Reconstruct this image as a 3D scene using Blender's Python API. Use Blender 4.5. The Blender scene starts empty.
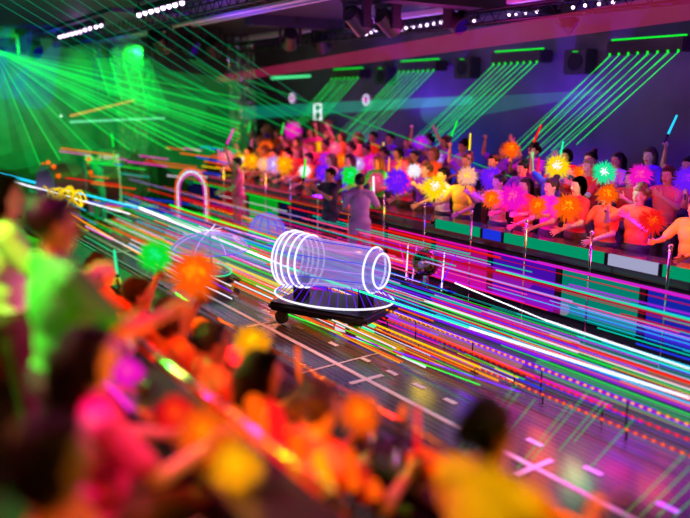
import bpy, bmesh, math, random
import numpy as np
from mathutils import Vector, Matrix, noise
random.seed(7)
R = random.random
S = bpy.context.scene
COL = S.collection
# ------------------------------------------------------------------ camera
FPX, CX, CY, CAMH = 740.0, 345.0, 259.0, 2.9
_p = math.atan((CY - 98) / FPX)
_q = math.atan(515 / (FPX / math.cos(_p)))
_fh = Vector((math.sin(_q), math.cos(_q), 0)); RT = Vector((math.cos(_q), -math.sin(_q), 0))
FW = _fh * math.cos(_p) + Vector((0, 0, -math.sin(_p))); UP = RT.cross(FW)
CAM = Vector((0, 0, CAMH))
cd = bpy.data.cameras.new('camera'); cam = bpy.data.objects.new('camera', cd); COL.objects.link(cam)
cam.matrix_world = Matrix(((RT.x, UP.x, -FW.x, 0), (RT.y, UP.y, -FW.y, 0), (RT.z, UP.z, -FW.z, CAMH), (0, 0, 0, 1)))
cd.sensor_width = 36; cd.lens = FPX / 690 * 36; cd.clip_start = .05
cd.dof.use_dof = True; cd.dof.focus_distance = 9.3; cd.dof.aperture_fstop = 0.42
S.camera = cam
S.view_settings.view_transform = 'Standard'; S.view_settings.look = 'None'
S.view_settings.gamma = 1; S.view_settings.use_curve_mapping = False
S.view_settings.exposure = 0.0
S.cycles.transparent_max_bounces = 48
S.cycles.max_bounces = 5
S.cycles.sample_clamp_indirect = 4
S.cycles.use_denoising = True
W = bpy.data.worlds.new('world'); S.world = W; W.use_nodes = True
W.node_tree.nodes['Background'].inputs[0].default_value = (.10, .04, .25, 1)
W.node_tree.nodes['Background'].inputs[1].default_value = .12
def ray(x, y): return FW * FPX + RT * (x - CX) - UP * (y - CY)
def onx(x, y, X): d = ray(x, y); return CAM + d * (X / d.x)
def ony(x, y, Y): d = ray(x, y); return CAM + d * (Y / d.y)
def onz(x, y, z): d = ray(x, y); return CAM + d * ((z - CAMH) / d.z)
def pj(P): v = Vector(P) - CAM; k = v.dot(FW); return CX + FPX * v.dot(RT) / k, CY - FPX * v.dot(UP) / k
# colours (linear)
def hx(h):
    c = [int(h[i:i + 2], 16) / 255 for i in (0, 2, 4)]
    return tuple((v / 12.92 if v <= .04045 else ((v + .055) / 1.055) ** 2.4) for v in c) + (1,)
C = dict(red=hx('f01818'), orange=hx('ff5a0a'), amber=hx('ff9d08'), yellow=hx('ffd60a'), green=hx('0ee030'), mint=hx('20e89a'),
         teal=hx('00b8a0'), cyan=hx('20c8f8'), blue=hx('2038f0'), violet=hx('6a18f5'), purple=hx('a020e0'), magenta=hx('f010c0'),
         pink=hx('ff5090'), lilac=hx('c890f0'), white=hx('f4f0ff'), peach=hx('ffb090'), crimson=hx('b80828'), rose=hx('d84068'),
         navy=hx('141850'), black=hx('0c0a10'), brown=hx('4a1c10'), olive=hx('707010'))
LIGHTS = []
def point(loc, col, e, r=.12):  # unseen points added to spread coloured glow
    l = bpy.data.lights.new('added_point', 'POINT'); l.color = C[col][:3] if isinstance(col, str) else col; l.energy = e; l.shadow_soft_size = r
    o = bpy.data.objects.new('added_point', l); o.location = loc; COL.objects.link(o); return o
def spot(loc, tgt, col, e, ang=50, r=.1):
    l = bpy.data.lights.new('added_spot', 'SPOT'); l.color = C[col][:3]; l.energy = e; l.spot_size = math.radians(ang); l.spot_blend = .6; l.shadow_soft_size = r
    o = bpy.data.objects.new('added_spot', l); o.location = loc; COL.objects.link(o)
    o.rotation_euler = (Vector(tgt) - Vector(loc)).to_track_quat('-Z', 'Y').to_euler(); return o
# added unseen spots that colour the crowd, walls, floor and ceiling
K = 1.0
for (x, y, z), t, c, e, a in [
    ((9.6, 5, 4.2), (8.6, 5.5, 1.6), 'violet', 260, 80), ((9.6, 8, 4.2), (8.6, 8, 1.6), 'magenta', 260, 80),
    ((9.8, 11, 4.2), (8.6, 11, 1.6), 'purple', 300, 80), ((9.6, 14, 4.2), (8.6, 14, 1.6), 'magenta', 320, 80),
    ((6.2, 6, 4.3), (8.4, 6, 1.4), 'violet', 300, 60), ((6.0, 8.5, 4.3), (8.4, 8.5, 1.4), 'pink', 300, 60),
    ((6.0, 11, 4.3), (8.4, 11.5, 1.4), 'rose', 300, 60), ((6.0, 13.5, 4.3), (8.4, 14, 1.4), 'orange', 300, 60),
    ((6.2, 4, 4.3), (8.0, 4.6, 1.3), 'orange', 200, 60),
    ((7.0, 20, 4.2), (5.5, 21.8, 1.4), 'green', 900, 120), ((3.5, 18, 4.0), (3.0, 21.8, 2.0), 'green', 500, 120), ((5, 15, 4.2), (4.6, 21.8, 1), 'green', 900, 80),
    ((3.6, 12, 4.2), (4.4, 14, 0), 'green', 500, 80),
    ((5.2, 3.4, 4.2), (5.15, 3.6, 0), 'magenta', 800, 34), ((5.6, 2.6, 4.2), (5.4, 2.7, 0), 'violet', 900, 30), ((5.4, 3.2, 4.2), (5.9, 3.4, 0), 'purple', 900, 46), ((5.4, 4.8, 4.2), (6.4, 4.6, 0), 'violet', 300, 50),
    ((4.4, 8.5, 4.2), (4.6, 8.0, 0), 'orange', 260, 50),
    ((.2, 3.4, 4.3), (1.15, 2.8, 1.5), 'crimson', 260, 44), ((-.9, 1.5, 4.2), (.4, 1.9, 1.7), 'amber', 120, 26), ((3.2, 5.0, 4.2), (1.7, 5.4, 1.3), 'orange', 260, 60), ((3.4, 3.4, 4.2), (1.8, 3.8, 1.2), 'orange', 170, 50),
    ((2.6, 8.5, 4.2), (1.4, 8.5, 1.5), 'green', 400, 55), ((2.4, 4.4, 4.2), (.75, 3.6, 1.5), 'green', 120, 24),
    ((2.6, 2.8, 4.2), (.8, 2.4, 1.4), 'magenta', 110, 60),
    ((10, 9, 2.6), (11, 9, 4.4), 'violet', 120, 150), ((10, 13, 2.6), (11, 13, 4.4), 'violet', 140, 150), ((10, 5.5, 2.6), (11, 5.5, 4.4), 'purple', 90, 150),
    ((-.6, 4.2, 4.3), (1.8, 4.6, 1.5), 'orange', 430, 44), ((-.6, 5.8, 4.3), (1.6, 6.4, 1.5), 'orange', 480, 40), ((-.8, 2.2, 4.3), (1.7, 3.2, 1.4), 'red', 420, 40),
    ((-.6, 1.6, 4.3), (1.7, 1.6, 1.5), 'yellow', 170, 34), ((-.8, 4.4, 4.3), (.7, 3.4, 1.7), 'green', 1300, 36), ((-.8, 3.2, 4.3), (.7, 2.5, 1.6), 'magenta', 380, 36), ((-1.2, 6.5, 4.3), (.9, 8.4, 1.5), 'green', 500, 44),
    ((5.5, 5.2, 4.4), (4.3, 5.2, 0), 'white', 420, 60), ((5.2, 3.0, 4.4), (4.3, 3.0, 0), 'lilac', 330, 46), ((5.4, 8.0, 4.4), (4.3, 8.0, 0), 'peach', 420, 50),
    ((10.3, 6, .9), (11, 6, 3), 'violet', 140, 120), ((10.3, 9, .9), (11, 9, 3), 'violet', 170, 120), ((10.3, 12, .9), (11, 12, 3), 'blue', 220, 120), ((10.3, 15, .9), (11, 15, 3), 'purple', 160, 120),
    ((4.5, 18, 3.6), (4.5, 19.6, 4.5), 'blue', 160, 120), ((8.5, 12, 3.0), (8.5, 12, 4.5), 'purple', 90, 150), ((6.2, 9, 3.2), (6.2, 9, 4.5), 'violet', 60, 150),
    ((8, 9, 3.4), (8, 9, 4.5), 'magenta', 120, 160), ((9, 5, 3.4), (9, 5, 4.5), 'purple', 90, 160), ((6, 6, 3.4), (6, 6, 4.5), 'violet', 60, 150), ((6, 13, 3.6), (6, 13, 4.5), 'violet', 60, 160)]:
    spot((x, y, z), t, c, e * K, a)

# ------------------------------------------------------------------ materials
def mat(name, col=(.5, .5, .5, 1), rough=.5, metal=0, emit=None, es=0, objcol=False, noise_amt=0, noise_scale=20, alpha=None, trans=0, col2=None, bump=0, coat=0):
    m = bpy.data.materials.new(name); m.use_nodes = True; nt = m.node_tree; b = nt.nodes['Principled BSDF']
    b.inputs['Roughness'].default_value = rough; b.inputs['Metallic'].default_value = metal
    b.inputs['Base Color'].default_value = col
    src = None
    if objcol:
        oi = nt.nodes.new('ShaderNodeObjectInfo'); src = oi.outputs['Color']
    if noise_amt:
        tc = nt.nodes.new('ShaderNodeTexCoord'); n = nt.nodes.new('ShaderNodeTexNoise'); n.inputs['Scale'].default_value = noise_scale; n.inputs['Detail'].default_value = 4
        nt.links.new(tc.outputs['Object'], n.inputs['Vector'])
        mx = nt.nodes.new('ShaderNodeMix'); mx.data_type = 'RGBA'
        mr = nt.nodes.new('ShaderNodeMapRange'); mr.inputs[1].default_value = .35; mr.inputs[2].default_value = .7; mr.inputs[4].default_value = noise_amt
        nt.links.new(n.outputs['Fac'], mr.inputs[0]); nt.links.new(mr.outputs[0], mx.inputs[0])
        if src: nt.links.new(src, mx.inputs[6])
        else: mx.inputs[6].default_value = col
        mx.inputs[7].default_value = col2 or (.02, .02, .02, 1)
        src = mx.outputs[2]
        if bump:
            bp = nt.nodes.new('ShaderNodeBump'); bp.inputs['Strength'].default_value = bump; bp.inputs['Distance'].default_value = .02
            nt.links.new(n.outputs['Fac'], bp.inputs['Height']); nt.links.new(bp.outputs[0], b.inputs['Normal'])
    if src: nt.links.new(src, b.inputs['Base Color'])
    if es:
        b.inputs['Emission Strength'].default_value = es
        if emit: b.inputs['Emission Color'].default_value = emit
        elif objcol: nt.links.new(nt.nodes['Object Info'].outputs['Color'], b.inputs['Emission Color'])
        else: b.inputs['Emission Color'].default_value = col
    if alpha is not None: b.inputs['Alpha'].default_value = alpha
    if trans: b.inputs['Transmission Weight'].default_value = trans
    if coat: b.inputs['Coat Weight'].default_value = coat
    return m
def emis(name, es, additive=False, light=False, col=None):
    m = bpy.data.materials.new(name); m.use_nodes = True; nt = m.node_tree; nt.nodes.clear()
    out = nt.nodes.new('ShaderNodeOutputMaterial'); e = nt.nodes.new('ShaderNodeEmission'); e.inputs[1].default_value = es
    if col: e.inputs[0].default_value = col
    else:
        oi = nt.nodes.new('ShaderNodeObjectInfo'); nt.links.new(oi.outputs['Color'], e.inputs[0])
    if additive:
        t = nt.nodes.new('ShaderNodeBsdfTransparent'); a = nt.nodes.new('ShaderNodeAddShader')
        nt.links.new(e.outputs[0], a.inputs[0]); nt.links.new(t.outputs[0], a.inputs[1]); nt.links.new(a.outputs[0], out.inputs[0])
    else: nt.links.new(e.outputs[0], out.inputs[0])
    if not light: m.cycles.emission_sampling = 'NONE'
    return m
M = dict(
    skin=mat('skin', objcol=True, rough=.5), eye=mat('eye_white', (.8, .8, .8, 1), .2), iris=mat('iris', (.02, .012, .01, 1), .2), lip=mat('lip', (.45, .12, .10, 1), .4),
    cloth=mat('cloth', objcol=True, rough=.75, noise_amt=.35, noise_scale=6, col2=(.25, .2, .25, 1), bump=.3),
    hair=mat('hair', objcol=True, rough=.35, noise_amt=.3, noise_scale=60, bump=.6),
    beam=emis('laser_and_trail_glow', 1.0), trail_hot=emis('bright_trail_glow', 2.2), beam_soft=emis('hazy_beam_light', .30, True), beam_haze=emis('beam_in_haze', .11, True), band_glow=emis('added_band_glow', .12, True), haze_low=emis('painted_haze_glow', .05, True),  # emissive colours carry laser light, light trails and haze glow
    glow=emis('glowing_plastic', 1.25, light=False), pom=emis('glowing_strands', 1.0), 
    bulb=emis('lamp_bulb', 6, col=hx('f0c8ff')),
    blackmetal=mat('black_metal', (.012, .012, .016, 1), .4, .6), chrome=mat('chrome', (.8, .8, .82, 1), .12, 1), plastic=mat('black_plastic', (.02, .02, .022, 1), .35),
    ceil=mat('ceiling_black', (.022, .018, .03, 1), .6, noise_amt=.6, noise_scale=3, col2=(.01, .008, .015, 1)),
    wall=mat('wall_dark', (.10, .085, .15, 1), .6, noise_amt=.7, noise_scale=1.3, col2=(.05, .04, .08, 1)),
    wallb=mat('wall_back', (.12, .14, .12, 1), .45, noise_amt=.8, noise_scale=2.5, col2=(.03, .035, .04, 1)),
    deck=mat('deck_carpet', (.05, .03, .035, 1), .9, noise_amt=.5, noise_scale=40),
    counter=mat('counter_laminate', (.04, .025, .035, 1), .18, coat=.5), facade=mat('counter_front', (.03, .02, .03, 1), .3),
    paint=mat('white_floor_paint', (.85, .82, .85, 1), .5), trim=mat('pale_trim', (.85, .83, .9, 1), .5), seat=mat('seat_vinyl', (.16, .015, .02, 1), .4, noise_amt=.3, noise_scale=8),
    glass=mat('clear_glass', (.95, .95, 1, 1), .03, trans=1), bottle=mat('bottle_glass', objcol=True, rough=.08, alpha=.55), card=mat('card', objcol=True, rough=.6), shiny=mat('shiny_costume', objcol=True, rough=.2, metal=.6, noise_amt=.5, noise_scale=15))
# mirrored facets
def facet_mat():
    m = bpy.data.materials.new('mirror_tiles'); m.use_nodes = True; nt = m.node_tree; b = nt.nodes['Principled BSDF']
    v = nt.nodes.new('ShaderNodeTexVoronoi'); v.inputs['Scale'].default_value = 14; tc = nt.nodes.new('ShaderNodeTexCoord'); nt.links.new(tc.outputs['Object'], v.inputs[0])
    r = nt.nodes.new('ShaderNodeValToRGB'); e = r.color_ramp.elements; e[0].color = (.05, .3, .05, 1); e[1].color = (.8, .7, .9, 1)
    x = e.new(.5); x.color = (.25, .1, .02, 1)
    nt.links.new(v.outputs['Color'], r.inputs[0]); nt.links.new(r.outputs[0], b.inputs['Base Color']); b.inputs['Metallic'].default_value = .9; b.inputs['Roughness'].default_value = .2
    return m
M['mirror'] = facet_mat()
def floor_mat():
    m = bpy.data.materials.new('glossy_show_floor'); m.use_nodes = True; nt = m.node_tree; b = nt.nodes['Principled BSDF']
    tc = nt.nodes.new('ShaderNodeTexCoord'); w = nt.nodes.new('ShaderNodeTexWave'); w.wave_type = 'BANDS'; w.bands_direction = 'DIAGONAL'; w.inputs['Scale'].default_value = 9; w.inputs['Distortion'].default_value = 0  # fine stripes in the colour stand in for reflected light streaks
    mp = nt.nodes.new('ShaderNodeMapping'); mp.inputs['Scale'].default_value = (1, .0, 0)
    nt.links.new(tc.outputs['Object'], mp.inputs[0]); nt.links.new(mp.outputs[0], w.inputs[0])
    r = nt.nodes.new('ShaderNodeValToRGB'); e = r.color_ramp.elements; e[0].position = .5; e[0].color = (.055, .045, .06, 1); e[1].position = .9; e[1].color = (.12, .09, .08, 1)
    nt.links.new(w.outputs['Fac'], r.inputs[0]); nt.links.new(r.outputs[0], b.inputs['Base Color'])
    b.inputs['Roughness'].default_value = .17; return m
M['floor'] = floor_mat()
# ------------------------------------------------------------------ mesh helpers
def bx(bm, c, s, rot=None):
    m = Matrix.Translation(c) @ (rot or Matrix()) @ Matrix.Diagonal((s[0], s[1], s[2], 1)); bmesh.ops.create_cube(bm, size=1, matrix=m)
def frame(a, b):
    d = (Vector(b) - Vector(a)); return Matrix.Translation((Vector(a) + Vector(b)) / 2) @ d.to_track_quat('Z', 'Y').to_matrix().to_4x4(), d.length
def cyl(bm, a, b, r1, r2=None, n=12):
    m, L = frame(a, b)
    if L < 1e-6: return
    bmesh.ops.create_cone(bm, cap_ends=True, segments=n, radius1=r1, radius2=r1 if r2 is None else r2, depth=L, matrix=m)
def sph(bm, c, r, n=2, sc=(1, 1, 1)):
    bmesh.ops.create_icosphere(bm, subdivisions=n, radius=1, matrix=Matrix.Translation(c) @ Matrix.Diagonal((r * sc[0], r * sc[1], r * sc[2], 1)))
def capsule(bm, a, b, r1, r2, n=16):
    cyl(bm, a, b, r1, r2, n); sph(bm, a, r1); sph(bm, b, r2)
def tube(bm, pts, r, n=8, closed=False):
    k = len(pts)
    for i in range(k if closed else k - 1): cyl(bm, pts[i], pts[(i + 1) % k], r, r, n); sph(bm, pts[i], r, 1)
def lathe(bm, prof, loc=(0, 0, 0), n=20):
    rings = [[bm.verts.new((loc[0] + r * math.cos(2 * math.pi * k / n), loc[1] + r * math.sin(2 * math.pi * k / n), loc[2] + z)) for k in range(n)] for r, z in prof]
    for a, b in zip(rings, rings[1:]):
        for k in range(n): bm.faces.new((a[k], a[(k + 1) % n], b[(k + 1) % n], b[k]))
    bm.faces.new(rings[0][::-1]); bm.faces.new(rings[-1])
def mesh(bm, name, m, smooth=False):
    me = bpy.data.meshes.new(name); bm.to_mesh(me); bm.free()
    for q in (m if isinstance(m, (list, tuple)) else [m]): me.materials.append(q)
    if smooth: me.polygons.foreach_set('use_smooth', [True] * len(me.polygons))
    return me
def link(name, me, parent=None, loc=None, color=None):
    o = bpy.data.objects.new(name, me); COL.objects.link(o)
    if parent: o.parent = parent
    if loc is not None: o.location = loc
    if color: o.color = C[color] if isinstance(color, str) else color
    return o
def obj(name, bm, m, parent=None, loc=None, color=None, smooth=False): return link(name, mesh(bm, name, m, smooth), parent, loc, color)
def tag(o, label, cat, group=None):
    o['label'] = label; o['category'] = cat
    if group: o['group'] = group
    return o
def struct(o): o['kind'] = 'structure'; return o
def empty(name, loc, label, cat, group=None, rz=0):
    o = bpy.data.objects.new(name, None); COL.objects.link(o); o.location = loc; o.rotation_euler = (0, 0, rz); o.empty_display_size = .1
    return tag(o, label, cat, group)
def dup(root, loc, rz=None, label=None, color=None):
    r = root.copy(); COL.objects.link(r); r.location = loc
    if rz is not None: r.rotation_euler = (0, 0, rz)
    if label: r['label'] = label
    for ch in list(root.children):
        c = ch.copy(); COL.objects.link(c); c.parent = r
        for g in ch.children:
            d = g.copy(); COL.objects.link(d); d.parent = c
    return r
B = bmesh.new
# ------------------------------------------------------------------ the hall
def box(name, lo, hi, m):
    b = B(); bx(b, [(lo[i] + hi[i]) / 2 for i in range(3)], [hi[i] - lo[i] for i in range(3)]); return struct(obj(name, b, m))
box('floor', (-2.5, -3, -.1), (11, 22, 0), M['floor'])
box('ceiling', (-2.6, -3.1, 4.5), (11.1, 22.1, 4.6), M['ceil'])
box('wall_right', (11, -3, -.1), (11.15, 22.15, 4.5), M['wall'])
box('wall_back', (-2.5, 22, -.1), (11, 22.15, 4.5), M['wallb'])
box('wall_left', (-2.65, -3, -.1), (-2.5, 22.15, 4.5), M['wall'])
box('wall_front', (-2.5, -3.15, -.1), (11.15, -3, 4.5), M['wall'])
# stepped decks
b = B(); bx(b, (-.05, 9, .2), (4.9, 24, .4)); bx(b, (-.6, 9, .6), (3.8, 24, .4)); bx(b, (-1.1, 9, 1.0), (2.8, 24, .4))
bmesh.ops.translate(b, verts=b.verts, vec=(0, 0, .001)); near_deck = struct(obj('floor_near_stand', b, M['deck']))
b = B(); bx(b, (9.2, 9.5, .075), (3.6, 25, .148)); bx(b, (9.62, 9.5, .22), (2.76, 25, .15)); bx(b, (10.05, 9.5, .37), (1.9, 25, .15)); struct(obj('floor_far_stand', b, M['deck']))
# floor paint
b = B(); bx(b, (4.32, 9, .004), (.055, 20, .004))
for y in (3.65, 5.95, 8.3, 10.9, 14): bx(b, (4.32, y, .005), (.42, .06, .005))
struct(obj('floor_line', b, M['paint']))
b = B(); bx(b, (4.15, 6.5, .006), (1.5, .022, .004), Matrix.Rotation(.04, 4, 'Z')); struct(obj('floor_cross_line', b, M['paint']))
b = B()
for y in [2.7, 3.35, 3.95, 4.45, 5.02, 5.5, 5.95, 6.45, 7.1, 7.9, 8.8, 9.8]: bx(b, (4.66, y, .004), (.055, .17, .004))
struct(obj('floor_dashes', b, M['paint']))
# ceiling structure
def beamc(a, b_, w, h, m, name):
    q = B(); f, L = frame(a, b_); bmesh.ops.create_cube(q, size=1, matrix=f @ Matrix.Diagonal((h, w, L, 1))); return struct(obj(name, q, m))
box('trim_1', (6.35, -3, 4.42), (6.5, 22, 4.5), M['trim']); box('trim_2', (6.75, -3, 4.44), (6.83, 22, 4.5), M['trim'])
box('trim_3', (9.3, 8, 4.4), (9.42, 22, 4.5), M['trim']); 
for i, y in enumerate((18.5, 13.5, 9.0)):
    box('ceiling_beam_%d' % i, (7.0, y, 4.3), (11, y + .35, 4.5), M['ceil'])
box('ceiling_panel', (4.4, 14, 4.44), (6.1, 20, 4.5), M['wall'])
for X, z, w in ((5.33, 4.36, 'over the near side of the aisle'), (8.9, 4.17, 'over the far audience')):
    o = empty('lighting_truss', (X, 9, z), 'long dark lighting truss %s' % w, 'truss')
    for dx in (-.13, .13):
        for dz in (-.1, .1):
            q = B(); cyl(q, (dx, -9, dz), (dx, 12.5, dz), .02, n=8); obj('chord', q, M['blackmetal'], o)
    q = B()
    for k in range(70):
        y = -9 + k * .3; cyl(q, (-.13, y, -.1), (.13, y + .15, -.1), .009, n=5); cyl(q, (.13, y + .15, -.1), (-.13, y + .3, -.1), .009, n=5); cyl(q, (-.13, y, -.1), (-.13, y + .15, .1), .009, n=5); cyl(q, (-.13, y + .15, .1), (-.13, y + .3, -.1), .009, n=5)
    obj('lattice', q, M['blackmetal'], o)
# ------------------------------------------------------------------ far counter, its panels, edge light and posts
b = B(); bx(b, (7.55, 9.2, 1.06), (.46, 22, .05)); bx(b, (7.42, 9.2, .53), (.1, 22, 1.04)); far_counter = struct(obj('wall_counter_far', b, M['counter']))
pans = [(2.4, 3.6, 'blue'), (3.6, 4.8, 'blue'), (4.8, 6.0, 'teal'), (6.0, 7.2, 'violet'), (7.2, 8.4, 'magenta'), (8.4, 9.6, 'red'), (9.6, 10.8, 'red'), (10.8, 12, 'navy'), (12, 13.2, 'navy'), (13.2, 14.6, 'green'), (14.6, 16, 'crimson'), (16, 18, 'navy')]
place_word = ['nearest the camera', 'second from the near end', 'left of the nearest two blue ones', 'between teal and magenta panels', 'beside the red pair', 'right one of the red pair', 'left one of the red pair', 'left of the red pair', 'right of the green panel', 'between navy and crimson panels', 'beyond the green panel', 'at the far end']
panem = emis('panel_glow', .42, light=False)  # panel emission also puts in the coloured glow beneath the light trails
for (y0, y1, c), w in zip(pans, place_word):
    e = empty('light_display', (7.36, (y0 + y1) / 2, 0), '%s light panel on the far counter front, %s' % (c, w), 'light panel', 'light panels along the far counter front')
    q = B(); bx(q, (0, 0, .52), (.03, y1 - y0 - .12, .62)); obj('panel_face', q, panem, e, color=c)
    q = B(); L = y1 - y0 - .04
    for z in (.19, .85): bx(q, (-.005, 0, z), (.05, L, .04))
    for s in (-1, 1): bx(q, (-.005, s * L / 2, .52), (.05, .04, .7))
    obj('panel_frame', q, M['blackmetal'], e)
# green/blue edge tube
segs = [(2.6, 4.55, 'green'), (4.6, 5.25, 'white'), (5.3, 6.9, 'green'), (6.95, 7.3, 'blue'), (7.35, 8.3, 'green'), (8.4, 12.2, 'crimson'), (12.4, 16.5, 'rose')]
for y0, y1, c in segs:
    e = empty('edge_light', (7.3, (y0 + y1) / 2, 1.06), '%s light tube on the far counter edge, %s' % (c, {4.55: 'at its near end', 6.9: 'in its near half', 8.3: 'just left of the blue tube'}.get(y1, 'between its neighbours')), 'light tube', 'edge lights of the far counter')
    q = B(); bx(q, (0, 0, 0), (.04, y1 - y0, .13 if c in ('green', 'blue', 'white') else .02)); obj('glowing_tube', q, emis('tube_' + c, .8, light=False), e, color=(0, .36, .16, 1) if c == 'green' else (.45, .45, .7, 1) if c == 'white' else c)
    for s in (-1, 1):
        q = B(); bx(q, (0, s * (y1 - y0 + .02) / 2, 0), (.05, .02, .14 if c in ('green', 'blue', 'white') else .04)); obj('end_cap', q, M['blackmetal'], e)
# metal posts
q = B(); cyl(q, (0, 0, 0), (0, 0, 1.35), .014, n=10); pm = mesh(q, 'post', M['chrome'], True)
q = B(); cyl(q, (0, 0, 0), (0, 0, .02), .06); bm_ = mesh(q, 'base_plate', M['chrome'])
q = B(); sph(q, (0, 0, 1.36), .025); kn = mesh(q, 'post_cap', M['chrome'], True)
for i in range(13):
    y = 3.4 + i * 1.0
    e = empty('barrier_post', (7.15, y, .006), 'slim chrome post standing in front of the far counter', 'post', 'chrome posts along the far counter')
    link('pole', pm, e); link('base_plate', bm_, e); link('post_cap', kn, e)
# near counters
for nm, X, w, zt, zb, lab in (('service_counter', 2.2, .34, 1.13, .401, 'long dark counter of the near stand, closer to the show floor'), ('service_counter', 1.17, .3, 1.46, .801, 'long dark counter of the near stand, closer to the camera')):
    e = empty(nm, (X, 7, zb), lab, 'counter')
    q = B(); bx(q, (0, 0, zt - zb - .02), (w, 13, .04)); obj('worktop', q, M['counter'], e)
    q = B(); bx(q, (w / 2 - .06, 0, (zt - zb) / 2 - .02), (.03, 13, zt - zb - .04)); obj('front_panel', q, M['facade'], e)
    q = B(); cyl(q, (w / 2 + .03, -6.5, zt - zb + .02), (w / 2 + .03, 6.5, zt - zb + .02), .014); obj('edge_rail', q, M['chrome'], e, smooth=True)
    q = B()
    for k in range(90):
        sph(q, (w / 2 + .048, -6.4 + k * .1, zt - zb + .025), .004, 1)
    d = obj('light_dots', q, M['glow'], e, color='white'); d['kind'] = 'stuff'
# ------------------------------------------------------------------ people
VOX = .0085
def remesh(bm, name, vox, mats, smooth_it=3):
    me = bpy.data.meshes.new(name); bm.to_mesh(me); bm.free()
    o = bpy.data.objects.new(name, me); COL.objects.link(o)
    r = o.modifiers.new('r', 'REMESH'); r.mode = 'VOXEL'; r.voxel_size = vox
    s = o.modifiers.new('s', 'SMOOTH'); s.iterations = smooth_it; s.factor = .5
    dg = bpy.context.evaluated_depsgraph_get(); out = bpy.data.meshes.new_from_object(o.evaluated_get(dg)); out.name = name
    bpy.data.objects.remove(o); bpy.data.meshes.remove(me)
    out.materials.clear()
    for m in mats: out.materials.append(m)
    out.polygons.foreach_set('use_smooth', [True] * len(out.polygons)); return out
def ik(a, t, l1, l2, pole):
    a, t = Vector(a), Vector(t); d = t - a; L = min(d.length, (l1 + l2) * .995); d.normalize()
    x = (l1 * l1 - l2 * l2 + L * L) / (2 * L); h = math.sqrt(max(0, l1 * l1 - x * x)); p = Vector(pole); p -= d * p.dot(d); p.normalize()
    return a + d * x + p * h, a + d * L
def hand(bm, w, d, s, side, grip):
    """w wrist, d forearm direction, s axis across the knuckles, side of the palm normal"""
    d = d.normalized(); s = (s - d * s.dot(d)).normalized(); n = d.cross(s) * side
    for k in range(4):   # palm: tapering slab of capsules
        o = s * (-.027 + k * .018); capsule(bm, w + o * .5 + d * .01, w + o + d * .085, .012, .0115)
    for k, L in enumerate((.068, .078, .074, .058)):
        r0 = w + s * (.03 - k * .02) + d * .085
        if grip:
            pts = [r0, r0 + d * .030 + n * .012, r0 + d * .028 + n * .040, r0 + d * .002 + n * .046]
        else:
            sp = s * (.012 - k * .008); pts = [r0, r0 + d * L * .45 + sp * .6 + n * .004, r0 + d * L * .78 + sp + n * .012, r0 + d * L + sp * 1.2 + n * .022]
        for i in range(3): capsule(bm, pts[i], pts[i + 1], .0092 - i * .0006, .0086 - i * .0006, 10)
    t0 = w + s * .026 + d * .022 + n * .006
    if grip: pts = [t0, t0 + d * .025 + s * .018 + n * .022, t0 + d * .052 + s * .008 + n * .040]
    else: pts = [t0, t0 + d * .028 + s * .030 + n * .010, t0 + d * .055 + s * .042 + n * .014]
    for i in range(2): capsule(bm, pts[i], pts[i + 1], .0115 - i * .0015, .010 - i * .0015, 10)
    return w + d * .093 + n * .024, s   # grip centre and stick axis
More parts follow.
